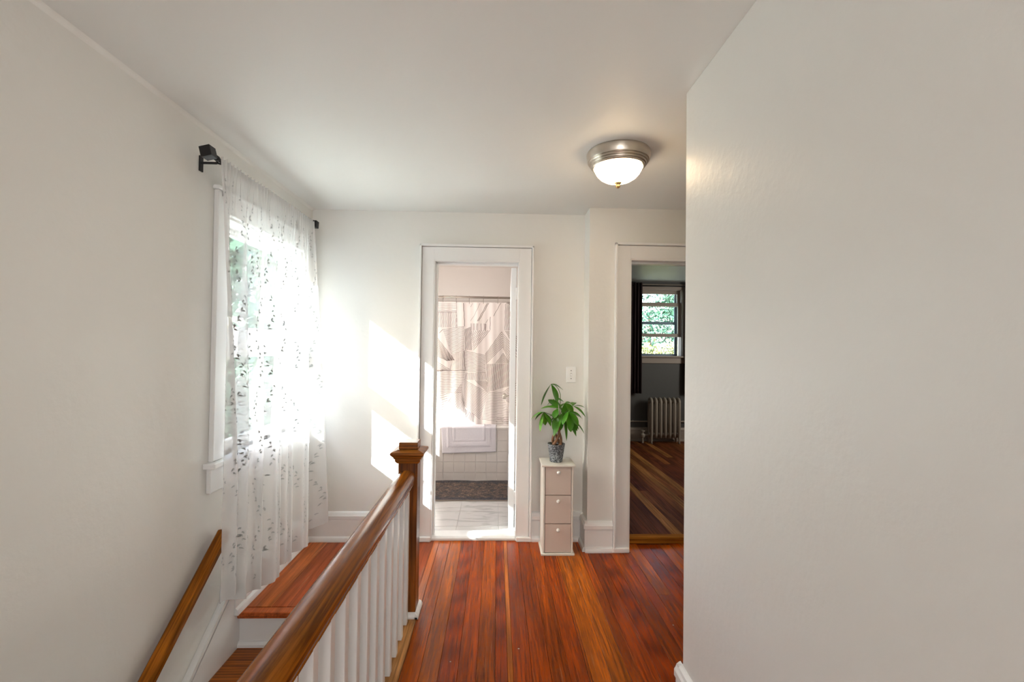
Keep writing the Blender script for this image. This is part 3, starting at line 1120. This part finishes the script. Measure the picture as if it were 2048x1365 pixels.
M_knobw = mat('white_knob', (0.84, 0.82, 0.78), 0.25)
for k in range(3):
    za = 0.018 + k * 0.1985
    zb = za + 0.194
    d = MB()
    d.box(CX0 + 0.0145, CX1 - 0.0145, CY_0 + 0.002, CY_0 + 0.016, za, zb)
    d.box(CX0 + 0.02, CX1 - 0.02, CY_0 + 0.016, CY_1 - 0.02, za + 0.01, zb - 0.05)
    dr = d.build('drawer', M_drawer, cab, 0.0012)
    MB().lathe([(0.005, 0.002), (0.005, -0.006), (0.0115, -0.010), (0.0138, -0.017), (0.0118, -0.024), (0.006, -0.0275), (0.001, -0.028)], ((CX0 + CX1) / 2, CY_0, zb - 0.034), 'Y', 20).build('knob', M_knobw, dr, smooth=True)

# ------------------------------------------------------------------ potted plant
PX, PY, PZ = 0.434, 3.30, 0.626
plant = thing('potted_plant', (PX, PY, PZ), 'green leafy money tree with braided trunk in grey woven pot on the cabinet', 'plant')


def pot_mat():
    m = mat('woven_pot', (0.16, 0.18, 0.20), 0.6)
    nt = m.node_tree
    b = nt.nodes['Principled BSDF']
    tc = nt.nodes.new('ShaderNodeTexCoord')
    n = nt.nodes.new('ShaderNodeTexNoise')
    n.inputs['Scale'].default_value = 130
    n.inputs['Detail'].default_value = 3
    nt.links.new(tc.outputs['Object'], n.inputs['Vector'])
    r = nt.nodes.new('ShaderNodeValToRGB')
    r.color_ramp.elements[0].position = 0.45
    r.color_ramp.elements[0].color = (0.06, 0.07, 0.08, 1)
    r.color_ramp.elements[1].position = 0.66
    r.color_ramp.elements[1].color = (0.42, 0.45, 0.48, 1)
    nt.links.new(n.outputs['Fac'], r.inputs[0])
    nt.links.new(r.outputs[0], b.inputs['Base Color'])
    return m


# woven wall: rows of little bulges
seg, rows = 96, 44
Pg = []
for j in range(rows + 1):
    h = j / rows
    r0 = 0.043 + 0.0185 * h
    row = []
    for k in range(seg + 1):
        th = 2 * math.pi * k / seg
        ph = (j // 2) % 2
        bul = 0.0011 * math.cos(th * 24 + ph * math.pi) * (1 if j % 2 else 0.3)
        if h > 0.94:
            bul = 0.0012
        r_ = r0 + bul
        row.append((PX + r_ * math.cos(th), PY + r_ * math.sin(th), PZ + 0.001 + 0.127 * h))
    Pg.append(row)
for (rad, hh_) in ((0.058, 0.128), (0.054, 0.112), (0.002, 0.110)):
    Pg.append([(PX + rad * math.cos(2 * math.pi * k / seg), PY + rad * math.sin(2 * math.pi * k / seg), PZ + hh_) for k in range(seg + 1)])
Pg.insert(0, [(PX + 0.001 * math.cos(2 * math.pi * k / seg), PY + 0.001 * math.sin(2 * math.pi * k / seg), PZ + 0.001) for k in range(seg + 1)])
mbp = MB().grid(Pg)
bmesh.ops.remove_doubles(mbp.bm, verts=mbp.bm.verts[:], dist=1e-6)
pot = mbp.build('pot', pot_mat(), plant, smooth=True)
sl_ = MB()
sl_.lathe([(0.0535, 0.108), (0.050, 0.115), (0.025, 0.119), (0.003, 0.120)], (PX, PY, PZ), 'Z', 32)
sl_.build('soil', M_soil, plant, smooth=True)
for k in range(4):
    pts = []
    for i in range(15):
        h = i / 14
        th = 2 * math.pi * k / 4 + h * 3.0 + 0.5
        r_ = 0.027 * (1 - h) ** 0.8 + 0.008
        pts.append((PX + 0.004 + r_ * math.cos(th), PY + r_ * math.sin(th), PZ + 0.112 + 0.165 * h))
    MB().tube(pts, [0.0115 - 0.005 * (i / 14) for i in range(15)], 10).build('trunk', M_trunk, plant, smooth=True)


def leaflet(base, direction, length, width, droop, roll=0.0, m=None):
    """one pointed leaflet: folded along the midrib and bending down along its length"""
    base = Vector(base)
    d = Vector(direction).normalized()
    up = Vector((0, 0, 1))
    side = d.cross(up)
    if side.length < 0.2:
        side = d.cross(Vector((0, -1, 0)))
    side.normalize()
    nrm = side.cross(d).normalized()
    q = Matrix.Rotation(roll, 3, d)
    side, nrm = q @ side, q @ nrm
    rows_ = []
    n = 9
    p = base.copy()
    dd = d.copy()
    for i in range(n + 1):
        t = i / n
        w = width * 1.95 * math.sin(math.pi * min(1.0, t ** 1.15)) ** 0.8
        w = max(w, 0.0008)
        rows_.append([p - side * w + nrm * w * 0.16, p - side * w * 0.5 + nrm * w * 0.05, p - nrm * w * 0.10, p + side * w * 0.5 + nrm * w * 0.05, p + side * w + nrm * w * 0.16])
        dd = (dd + Vector((0, 0, -droop / n))).normalized()
        p = p + dd * (length / n)
    g = MB().grid(rows_)
    return g.build('leaf', m or M_leaf, plant, smooth=True)


def petiole(pts, r=0.0024):
    return MB().tube(pts, [r * (1.15 - 0.4 * i / (len(pts) - 1)) for i in range(len(pts))], 8).build('leaf_stalk', M_stem, plant, smooth=True)


def pw(px, py, dy=0.0):
    """helper for layout: offsets measured on the plant's own plane in metres"""
    return Vector((PX + (px - 1112) * 0.00358, PY + dy, PZ + (923 - py) * 0.00360))


TOP = Vector((PX + 0.012, PY, PZ + 0.275))
lr = random.Random(5)
# (hub, depth offset, [(tip x, tip y, depth, width)])
fronds = [
    ((1100, 769), -0.01, [(1083, 811, 0.0, .017), (1111, 804, -0.03, .016), (1124, 781, 0.01, .013)]),
    ((1085, 824), -0.03, [(1062, 841, 0.02, .010), (1069, 840, -0.03, .012), (1079, 860, -0.05, .014), (1097, 850, -0.06, .014), (1102, 848, -0.01, .014), (1090, 852, 0.02, .013)]),
    ((1144, 812), -0.01, [(1168, 815, 0.0, .009), (1168, 834, -0.02, .013), (1137, 806, 0.03, .010), (1150, 806, 0.05, .010)]),
    ((1124, 824), -0.04, [(1107, 869, -0.05, .015), (1129, 876, -0.06, .013), (1147, 869, -0.05, .017), (1153, 858, -0.03, .015), (1162, 836, -0.02, .015)]),
    ((1142, 838), 0.02, [(1167, 868, 0.02, .008), (1152, 862, 0.0, .014), (1140, 862, -0.03, .014)]),
    ((1114, 817), -0.03, [(1080, 816, -0.03, .014), (1094, 814, 0.0, .013), (1106, 835, -0.05, .014), (1098, 800, 0.04, .013)]),
    ((1110, 800), 0.03, [(1095, 814, 0.05, .013), (1128, 806, 0.04, .012), (1122, 826, 0.0, .012)]),
    ((1130, 808), 0.03, [(1118, 818, 0.0, .011), (1144, 828, 0.0, .015), (1150, 812, 0.06, .013), (1128, 838, -0.01, .015)]),
    ((1118, 832), 0.04, [(1102, 848, 0.05, .014), (1108, 862, 0.02, .014), (1120, 860, 0.0, .014), (1100, 836, 0.07, .013)]),
    ((1134, 822), -0.05, [(1150, 848, -0.09, .014), (1136, 858, -0.09, .015), (1122, 846, -0.08, .014), (1158, 832, -0.06, .013)]),
]
for hub, dy, tips in fronds:
    h = pw(*hub, dy)
    mid = (TOP + h) / 2 + Vector((0.0, 0, 0.02 if h.z > TOP.z else 0.012))
    if hub == (1100, 769):
        petiole([TOP + Vector((0.005, 0, 0)), pw(1119, 812, 0), pw(1119, 790, -0.005), pw(1115, 779, -0.008), pw(1108, 771, -0.01), h])
    else:
        petiole([TOP, mid, h])
    for (tx, ty, td, w) in tips:
        tp = pw(tx, ty, td)
        dv = tp - h
        ln = dv.length
        dr = 0.75
        start = (dv.normalized() + Vector((0, 0, dr * 0.5))).normalized()
        leaflet(h, start, ln * 1.06, w, dr, lr.uniform(-0.5, 0.5), M_leaf2 if lr.random() < 0.3 else M_leaf)

# ------------------------------------------------------------------ bathroom things
tub = thing('bathtub', (-0.3, 5.0, 0), 'tiled bathtub front under the patterned shower curtain', 'bathtub')
M_tile = mat('wall_tile', (0.60, 0.555, 0.525), 0.16, var=0.04, vscale=6)
M_tub = mat('tub_enamel', (0.85, 0.83, 0.81), 0.15)
box('tile_backing', mat('tile_grout', (0.78, 0.74, 0.71), 0.7), XL + 0.012, 0.617, 4.995, 5.055, 0.0, 0.558, tub)
TW = 0.1155
zr = [0.0, 0.0885, 0.2035, 0.3185, 0.434, 0.5495, 0.5665]
for i in range(-8, 6):
    xa = 0.0145 + (i) * TW
    xb = xa + TW
    xa, xb = max(xa, XL + 0.014), min(xb, 0.615)
    if xb - xa < 0.01:
        continue
    for j in range(len(zr) - 1):
        box('tile', M_tile, xa + 0.0013, xb - 0.0013, 4.988, 4.997, zr[j] + 0.0013, zr[j + 1] - 0.0008, tub, 0.0012)
mb = MB()
mb.box(XL + 0.012, 0.617, 4.99, 5.14, 0.5675, 0.573)
mb.box(XL + 0.012, 0.617, 5.70, 5.795, 0.45, 0.573)
mb.box(XL + 0.012, -1.25, 5.14, 5.70, 0.45, 0.573)
mb.box(0.5, 0.617, 5.14, 5.70, 0.45, 0.573)
mb.box(-1.25, 0.5, 5.14, 5.7, 0.1, 0.14)
mb.box(-1.25, 0.5, 5.12, 5.145, 0.12, 0.57)
mb.build('basin', M_tub, tub)

srod = thing('shower_rod', (-0.3, 5.20, 1.985), 'thin metal shower curtain rod across the bathroom alcove', 'shower rod')
SY = 5.17
RZ = 2.0
MB().tube([(XL + 0.01, SY, RZ - 0.0), (0.62, SY, RZ)], 0.0125, 14).build('rod', M_chrome, srod, smooth=True)
for xx, sg in ((XL + 0.01, 1), (0.62, -1)):
    MB().lathe([(0.03, 0), (0.03, sg * 0.008), (0.016, sg * 0.02)], (xx, SY, RZ), 'X', 20).build('flange', M_chrome, srod)

sc = thing('shower_curtain', (-0.3, SY, 0.45), 'pale shower curtain printed with dark hatched line blocks inside the bathtub', 'shower curtain')
KX = 0.0011275 * 5.17 / 5.06
SX = lambda cx: -0.735 + cx * KX
SZ = lambda cy: 2.09 - cy * KX


def scy(x, z):
    a = 0.0055 + 0.004 * min(1, max(0, (1.95 - z)))
    return SY + a * math.sin(2 * math.pi * x / 0.19 + 0.6 * math.sin(3 * z)) + 0.0025 * math.sin(2 * math.pi * x / 0.083 + 1 + z)


x_s = np.linspace(-1.30, 0.56, 260)
z_s = np.linspace(0.42, 1.945, 50)
M_sc = mat('shower_cloth', (0.76, 0.69, 0.66), 0.7)
M_ink = mat('shower_print_ink', (0.10, 0.065, 0.055), 0.7)
MB().grid([[(x, scy(x, z), z) for x in x_s] for z in z_s]).build('cloth', M_sc, sc, smooth=True)
pr = MB()


def stroke(a, b, w=0.0052):
    w *= 0.82
    ax, az, bx, bz = SX(a[0]), SZ(a[1]), SX(b[0]), SZ(b[1])
    L_ = math.hypot(bx - ax, bz - az)
    if L_ < 0.004:
        return
    n = max(2, int(L_ / 0.012))
    nx, nz = -(bz - az) / L_ * w / 2, (bx - ax) / L_ * w / 2
    g = []
    for i in range(n + 1):
        t = i / n
        x, z = ax + (bx - ax) * t, az + (bz - az) * t
        wob = 0.0016 * math.sin(i * 0.9 + ax * 50)
        x += nx / (w / 2) * wob
        z += nz / (w / 2) * wob
        g.append([(x - nx, scy(x - nx, z) - 0.0012, z - nz), (x + nx, scy(x + nx, z) - 0.0012, z + nz)])
    pr.grid(g)


def hatch(a1, a2, b1, b2, n, w=0.0045):
    for i in range(n):
        t = i / (n - 1)
        stroke((a1[0] + (a2[0] - a1[0]) * t, a1[1] + (a2[1] - a1[1]) * t), (b1[0] + (b2[0] - b1[0]) * t, b1[1] + (b2[1] - b1[1]) * t), w)


hatch((-60, 152), (-60, 202), (240, 143), (240, 190), 4, 0.003)
stroke((-60, 220), (242, 214)); stroke((-60, 231), (242, 227)); stroke((240, 120), (242, 375), 0.003)
hatch((-40, 232), (240, 230), (-42, 376), (246, 372), 19)
stroke((305, 135), (322, 362), 0.006)
stroke((397, 135), (374, 172), 0.003); stroke((467, 135), (420, 240), 0.003); stroke((420, 240), (378, 308), 0.003)
stroke((540, 128), (445, 310), 0.006); stroke((553, 128), (456, 310), 0.006)
stroke((672, 125), (600, 258), 0.005); stroke((568, 265), (568, 392), 0.006); stroke((545, 290), (525, 326), 0.004)
for xx in (384, 404, 415, 434, 447, 480, 510, 520, 526):
    stroke((xx, 332), (xx, 400), 0.005)
hatch((392, 402), (566, 396), (384, 440), (410, 592), 10)
hatch((716, 140), (785, 150), (714, 396), (786, 396), 6, 0.006)
for k in range(5):
    stroke((716 + k * 13, 140), (732 + k * 13, 122), 0.005)
    stroke((732 + k * 13, 122), (760 + k * 13, 150), 0.005)
hatch((718, 400), (786, 402), (860, 640), (860, 500), 7, 0.005)
hatch((110, 398), (190, 628), (315, 362), (318, 600), 19)
stroke((75, 430), (110, 398))
hatch((-60, 330), (-60, 600), (228, 692), (160, 700), 12)
hatch((-60, 640), (-60, 900), (190, 788), (60, 795), 10)
hatch((200, 632), (320, 605), (186, 786), (330, 784), 15, 0.0035)
stroke((318, 600), (330, 786), 0.006); stroke((-60, 800), (335, 788), 0.005)
hatch((322, 388), (376, 366), (332, 592), (392, 592), 8)
hatch((320, 600), (332, 792), (524, 642), (530, 808), 14)
hatch((525, 632), (532, 724), (682, 410), (694, 556), 8)
hatch((682, 410), (694, 556), (862, 640), (770, 716), 8)
hatch((628, 718), (694, 716), (700, 620), (706, 700), 6)
hatch((700, 620), (706, 700), (768, 716), (720, 716), 6)
hatch((540, 726), (772, 716), (556, 1000), (790, 930), 24)
hatch((340, 812), (526, 806), (330, 882), (540, 882), 17)
hatch((430, 886), (528, 886), (548, 996), (548, 916), 8)
hatch((-60, 806), (-60, 1018), (334, 794), (300, 1004), 14, 0.0035)
hatch((324, 884), (326, 1130), (560, 1010), (482, 1262), 19, 0.004)
hatch((560, 1002), (500, 1262), (700, 1000), (790, 1300), 19, 0.004)
hatch((700, 1000), (735, 1085), (840, 900), (840, 1130), 10, 0.004)
hatch((-20, 1060), (60, 1400), (162, 1022), (168, 1290), 14, 0.0035)
hatch((172, 1096), (330, 1200), (300, 920), (326, 1100), 13, 0.0035)
hatch((336, 1166), (420, 1210), (350, 1262), (420, 1292), 7, 0.006)
hatch((640, 1250), (640, 1390), (860, 1240), (860, 1400), 9, 0.004)
hatch((-60, 1200), (-60, 1420), (140, 1350), (20, 1430), 8, 0.006)
# away from the doorway the same hatching goes on
hatch((-300, 160), (-300, 520), (-70, 200), (-70, 560), 20)
hatch((-480, 560), (-80, 540), (-460, 900), (-90, 880), 26)
hatch((-480, 920), (-300, 1420), (-80, 930), (-80, 1400), 26)
hatch((880, 160), (1120, 160), (880, 520), (1120, 560), 20)
hatch((870, 560), (870, 1000), (1130, 620), (1130, 1060), 22)
hatch((880, 1050), (1120, 1080), (880, 1400), (1120, 1400), 18)
stuff(pr.build('printed_lines', M_ink, sc))
r0 = None
for k, cx in enumerate((-520, -390, -260, -140, -15, 108, 235, 362, 500, 640, 774, 905, 1030, 1120)):
    x = SX(cx)
    if r0 is None:
        pts = [(x, SY + 0.019 * math.sin(a), RZ - 0.006 + 0.022 * math.cos(a)) for a in [2 * math.pi * q / 16 for q in range(15)]]
        pts.append((x, SY - 0.006, RZ - 0.05))
        pts.append((x, SY + 0.002, RZ - 0.072))
        r0 = MB().tube(pts, 0.0022, 6).build('curtain_ring', M_chrome, sc, smooth=True)
        xr0 = x
    else:
        c = r0.copy()
        COL.objects.link(c)
        c.location = r0.location + Vector((x - xr0, 0, 0))

# bath mat hung over the tub rim
tw = thing('bath_mat', (-0.295, 4.98, 0.573), 'white towelling bath mat hung over the tiled bathtub rim', 'bath mat')


def terry():
    m = mat('terry_cotton', (0.66, 0.63, 0.68), 0.95, bump=0.9, bscale=220)
    return m


prof_t = []
for i in range(26):
    prof_t.append((4.981, 0.305 + (0.562 - 0.305) * i / 25))
prof_t += [(4.979, 0.570), (4.983, 0.578), (4.99, 0.580)]
for i in range(1, 8):
    prof_t.append((4.99 + 0.145 * i / 7, 0.580))
prof_t += [(5.148, 0.576), (5.150, 0.56)]
for i in range(1, 14):
    prof_t.append((5.151, 0.56 - 0.22 * i / 13))
Pg = []
nt_ = 60
tl = [0]
for a, b in zip(prof_t[:-1], prof_t[1:]):
    tl.append(tl[-1] + math.hypot(b[0] - a[0], b[1] - a[1]))
for (yy, zz), d_ in zip(prof_t, tl):
    row = []
    for k in range(nt_ + 1):
        f = k / nt_
        x = -0.588 + 0.592 * f
        edge = min(f, 1 - f) * 0.592
        edge = min(edge, d_)
        h = 0.0
        for bnd in (0.075, 0.10, 0.135):
            if abs(edge - bnd) < 0.008:
                h = -0.0045
        zz2 = zz
        x2 = x
        if yy < 4.9815:
            hang = (0.562 - zz) / 0.257
            h += -0.006 * hang * (1 + math.sin(f * 9 + 0.5)) * 0.7
            zz2 = zz - 0.020 * hang * (0.5 - f) * 1.0
            x2 = x + 0.016 * hang * (1 - f)
            if f > 0.985:
                h += 0
        row.append((x2, yy + (h if yy < 4.9815 else 0), zz2 + (-h if 4.99 <= yy < 5.14 else 0)))
    Pg.append(row)
mt = MB().grid(Pg).build('towelling', terry(), tw, smooth=True)
sm = mt.modifiers.new('thickness', 'SOLIDIFY')
sm.thickness = 0.004
sm.offset = 1


def rug_mat():
    m = mat('rug_pile', (0.2, 0.16, 0.14), 0.95)
    nt = m.node_tree
    N = nt.nodes.new
    L = nt.links.new
    b = nt.nodes['Principled BSDF']
    tc = N('ShaderNodeTexCoord')
    vo = N('ShaderNodeTexVoronoi')
    vo.inputs['Scale'].default_value = 60
    L(tc.outputs['Object'], vo.inputs['Vector'])
    n = N('ShaderNodeTexNoise')
    n.inputs['Scale'].default_value = 16
    n.inputs['Detail'].default_value = 6
    n.inputs['Roughness'].default_value = 0.75
    L(tc.outputs['Object'], n.inputs['Vector'])
    r1 = N('ShaderNodeValToRGB')
    els = r1.color_ramp.elements
    els[0].position = 0.36
    els[0].color = (0.035, 0.04, 0.055, 1)
    els[1].position = 0.7
    els[1].color = (0.34, 0.22, 0.15, 1)
    e = els.new(0.46)
    e.color = (0.10, 0.075, 0.065, 1)
    e = els.new(0.56)
    e.color = (0.20, 0.13, 0.095, 1)
    L(n.outputs['Fac'], r1.inputs[0])
    # border darker blue
    sep = N('ShaderNodeSeparateXYZ')
    L(tc.outputs['Object'], sep.inputs[0])
    ab = N('ShaderNodeMath')
    ab.operation = 'ABSOLUTE'
    L(sep.outputs['Y'], ab.inputs[0])
    gt = N('ShaderNodeMath')
    gt.operation = 'GREATER_THAN'
    gt.inputs[1].default_value = 0.235
    L(ab.outputs[0], gt.inputs[0])
    mx = N('ShaderNodeMix')
    mx.data_type = 'RGBA'
    fm = N('ShaderNodeMath')
    fm.operation = 'MULTIPLY'
    fm.inputs[1].default_value = 0.6
    L(gt.outputs[0], fm.inputs[0])
    L(fm.outputs[0], mx.inputs[0])
    L(r1.outputs[0], mx.inputs[6])
    mx.inputs[7].default_value = (0.045, 0.052, 0.075, 1)
    sc_ = N('ShaderNodeVectorMath')
    sc_.operation = 'SCALE'
    mr = N('ShaderNodeMapRange')
    mr.inputs[2].default_value = 0.6
    mr.inputs[3].default_value = 1.3
    mr.inputs[4].default_value = 0.45
    L(vo.outputs['Distance'], mr.inputs[0])
    L(mx.outputs[2], sc_.inputs[0])
    L(mr.outputs[0], sc_.inputs[3])
    L(sc_.outputs[0], b.inputs['Base Color'])
    return m


rug = thing('rug', (-0.33, 4.655, 0), 'dark patterned vintage style rug on bathroom floor in front of bathtub', 'rug')
Pg = []
for j in range(33):
    y = 4.335 + 0.64 * j / 32
    row = []
    for i in range(71):
        x = -0.88 + 1.02 * i / 70
        z = 0.008 + 0.003 * math.sin(x * 17) * math.exp(-((y - 4.335) / 0.06) ** 2) + 0.004 * math.sin(x * 13 + 1) * math.exp(-((y - 4.975) / 0.05) ** 2) + 0.001 * math.sin(x * 40 + y * 33)
        if i in (0, 70) or j in (0, 32):
            z = min(z, 0.009)
        row.append((x, y, z))
    Pg.append(row)
rg = MB().grid(Pg).build('pile', rug_mat(), rug, smooth=True)
sm = rg.modifiers.new('thickness', 'SOLIDIFY')
sm.thickness = 0.006
sm.offset = -1
M_bind = mat('rug_binding', (0.30, 0.24, 0.20), 0.9)
box('edge_binding', M_bind, -0.88, 0.14, 4.328, 4.336, 0.001, 0.011, rug, 0.002)

# ------------------------------------------------------------------ bedroom things
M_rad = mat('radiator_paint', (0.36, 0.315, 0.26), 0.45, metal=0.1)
rad = thing('radiator', (2.55, 7.0, 0), 'old cream cast iron column radiator under the bedroom window', 'radiator')
NS = 7
RX0, RXW = 2.345, 0.0715
for k in range(NS):
    x = RX0 + (k + 0.5) * RXW - 0.0
    m_ = MB()
    zt, zb = 0.69, 0.085
    foot = k in (0, NS - 1)
    yF, yK = 6.985, 7.115
    # outer loop: front column, arched top, back column
    pts = []
    pts.append((x, yF, 0.0 if foot else zb))
    if foot:
        pts.append((x, yF, 0.03))
        pts.append((x, yF + 0.004, 0.09))
    pts.append((x, yF, zb + 0.06))
    pts.append((x, yF, zt - 0.06))
    for q in range(1, 8):
        a = math.pi * q / 8
        pts.append((x, (yF + yK) / 2 - (yK - yF) / 2 * math.cos(a), zt - 0.06 + 0.055 * math.sin(a)))
    pts.append((x, yK, zt - 0.06))
    pts.append((x, yK, zb + 0.04))
    pts.append((x, yK, 0.0 if foot else zb))
    rs = [0.021] * len(pts)
    rs[0] = 0.020 if foot else 0.012
    if foot:
        rs[1] = 0.014
        rs[2] = 0.017
    m_.tube(pts, rs, 12)
    m_.tube([(x, (yF + yK) / 2, zb), (x, (yF + yK) / 2, zt - 0.02)], 0.017, 10)
    # hubs joining neighbours
    for hz in (zb + 0.05, zt - 0.055):
        m_.tube([(x - RXW / 2, (yF + yK) / 2, hz), (x + RXW / 2, (yF + yK) / 2, hz)], 0.026, 12)
    m_.build('section', M_rad, rad, smooth=True)
vb = MB()
vx = 2.262
vb.tube([(vx, 7.05, 0.0), (vx, 7.05, 0.10)], 0.016, 12)
vb.lathe([(0.024, 0.085), (0.034, 0.10), (0.036, 0.13), (0.026, 0.145), (0.015, 0.15), (0.015, 0.17), (0.03, 0.175), (0.032, 0.195), (0.01, 0.20)], (vx, 7.05, 0), 'Z', 20)
vb.tube([(vx, 7.05, 0.115), (RX0 + 0.02, 7.05, 0.130)], 0.017, 12)
vb.build('valve', M_rad, rad, smooth=False)

pipe = thing('heating_pipe', (2.5, 7.18, 0.31), 'thin pale pipe running along bedroom wall behind the radiator', 'pipe')
MB().tube([(BX0 + 0.05, 7.175, 0.312), (BX1 - 0.05, 7.175, 0.312)], 0.011, 12).build('pipe_run', M_rad, pipe, smooth=True)
for xx in (1.2, 2.15, 2.95, 3.8):
    box('pipe_clip', M_rad, xx - 0.01, xx + 0.01, 7.175, BDY, 0.298, 0.326, pipe)
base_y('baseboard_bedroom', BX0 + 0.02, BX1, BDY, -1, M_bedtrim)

M_dark = mat('dark_curtain_cloth', (0.022, 0.009, 0.010), 0.85)
brod = thing('bedroom_curtain_rod', (2.58, 7.12, 2.44), 'dark curtain rod above the bedroom window', 'curtain rod')
MB().tube([(2.02, 7.12, 2.44), (3.16, 7.12, 2.44)], 0.010, 12).build('rod', M_black, brod, smooth=True)
for xx in (2.02, 3.16):
    MB().lathe([(0.004, -0.025), (0.02, -0.012), (0.022, 0.008), (0.006, 0.025)], (xx, 7.12, 2.44), 'X', 16).build('finial', M_black, brod, smooth=True)
for xx in (2.06, 3.12):
    MB().tube([(xx, 7.12, 2.44), (xx, BDY, 2.44)], 0.007, 8).build('bracket', M_black, brod)


def drape(x0, x1, lab):
    t = thing('bedroom_curtain', ((x0 + x1) / 2, 7.12, 0.755), lab, 'curtain', None)
    Pg = []
    for j in range(20):
        z = 2.49 - (2.49 - 0.755) * j / 19
        row = []
        for i in range(61):
            f = i / 60
            row.append((x0 + (x1 - x0) * f, 7.12 + 0.025 * math.sin(2 * math.pi * 4 * f) * (0.6 + 0.4 * j / 19) + 0.004 * math.sin(f * 60 + j), z))
        Pg.append(row)
    o_ = MB().grid(Pg).build('cloth', M_dark, t, smooth=True)
    s_ = o_.modifiers.new('thickness', 'SOLIDIFY')
    s_.thickness = 0.003
    return t


drape(2.06, 2.262, 'dark maroon curtain at left side of the bedroom window')
drape(2.94, 3.12, 'dark maroon curtain at right side of the bedroom window')

# ------------------------------------------------------------------ outdoors
struct(box('ground', M_bounce_ground, -60, 60, -30, 60, -3.4, -3.2))


def tree(x, y, z0, h, rad_, n, lm, label, leafsize=0.16, seed=1, trunk=True):
    t = thing('tree', (x, y, -3.2), label, 'tree')
    r = np.random.default_rng(seed)
    tm = MB()
    tm.tube([(x, y, -3.2), (x + 0.1, y, z0), (x, y + 0.1, z0 + h * 0.6)], [0.22, 0.16, 0.05], 10)
    for k in range(9):
        a = r.uniform(0, 6.28)
        zz = z0 + h * r.uniform(0.05, 0.5)
        q = rad_ * r.uniform(0.5, 0.9)
        tm.tube([(x, y, zz), (x + q * 0.5 * math.cos(a), y + q * 0.5 * math.sin(a), zz + 0.3), (x + q * math.cos(a), y + q * math.sin(a), zz + 0.9)], [0.07, 0.045, 0.015], 7)
    tm.build('trunk', M_bark, t, smooth=True)
    # clustered leaves
    nc = 60
    th = r.uniform(0, 2 * np.pi, nc)
    cz = r.uniform(-1, 1, nc)
    cr = np.sqrt(1 - cz ** 2) * r.uniform(0.55, 1.0, nc)
    cen = np.stack([x + rad_ * cr * np.cos(th), y + rad_ * cr * np.sin(th), z0 + h / 2 + cz * h / 2 * r.uniform(0.7, 1, nc)], 1)
    idx = r.integers(0, nc, n)
    p = cen[idx] + r.normal(0, rad_ * 0.17, (n, 3))
    a = r.normal(0, 1, (n, 3))
    a /= np.linalg.norm(a, axis=1, keepdims=True)
    b = np.cross(a, r.normal(0, 1, (n, 3)))
    b /= np.linalg.norm(b, axis=1, keepdims=True)
    s = leafsize * r.uniform(0.6, 1.3, (n, 1))
    q = np.stack([p - a * s, p + b * s * 0.45, p + a * s, p - b * s * 0.45], 1).reshape(-1, 3) - np.array([x, y, -3.2])
    me = bpy.data.meshes.new('foliage')
    me.from_pydata(q.tolist(), [], np.arange(4 * n).reshape(n, 4).tolist())
    me.materials.append(lm)
    o_ = bpy.data.objects.new('foliage', me)
    COL.objects.link(o_)
    o_.parent = t
    stuff(o_)
    return t


tree(6.9, 20.6, -2.2, 8.6, 2.9, 26000, M_treeleaf2, 'tall bluish green tree outside bedroom window behind two bushes', 0.10, 2)
tree(15.5, 31.0, -2.5, 9.0, 3.2, 8000, M_treeleaf, 'far green tree outside right edge of bedroom window', 0.16, 3)
tree(5.9, 14.1, -3.0, 5.0, 1.15, 9000, M_treeleaf3, 'low yellowish bush outside bedroom window, right one of the pair', 0.065, 5)
tree(4.2, 12.5, -3.0, 4.6, 0.95, 9000, M_treeleaf3, 'low yellowish bush outside bedroom window, left one of the pair', 0.06, 6)
tree(-5.3, 10.2, -1.6, 6.2, 1.7, 9000, M_treeleaf2, 'leafy tree seen dimly through the sheer curtain of stair window', 0.16, 7)
# unseen wall, added to keep sun off the stair window's near part
struct(box('wall_sun_blocker', mat('sun_blocker_paint', (0.55, 0.55, 0.53), 0.7), -6.42, -6.3, -9.0, 0.86, -3.2, 6.2))
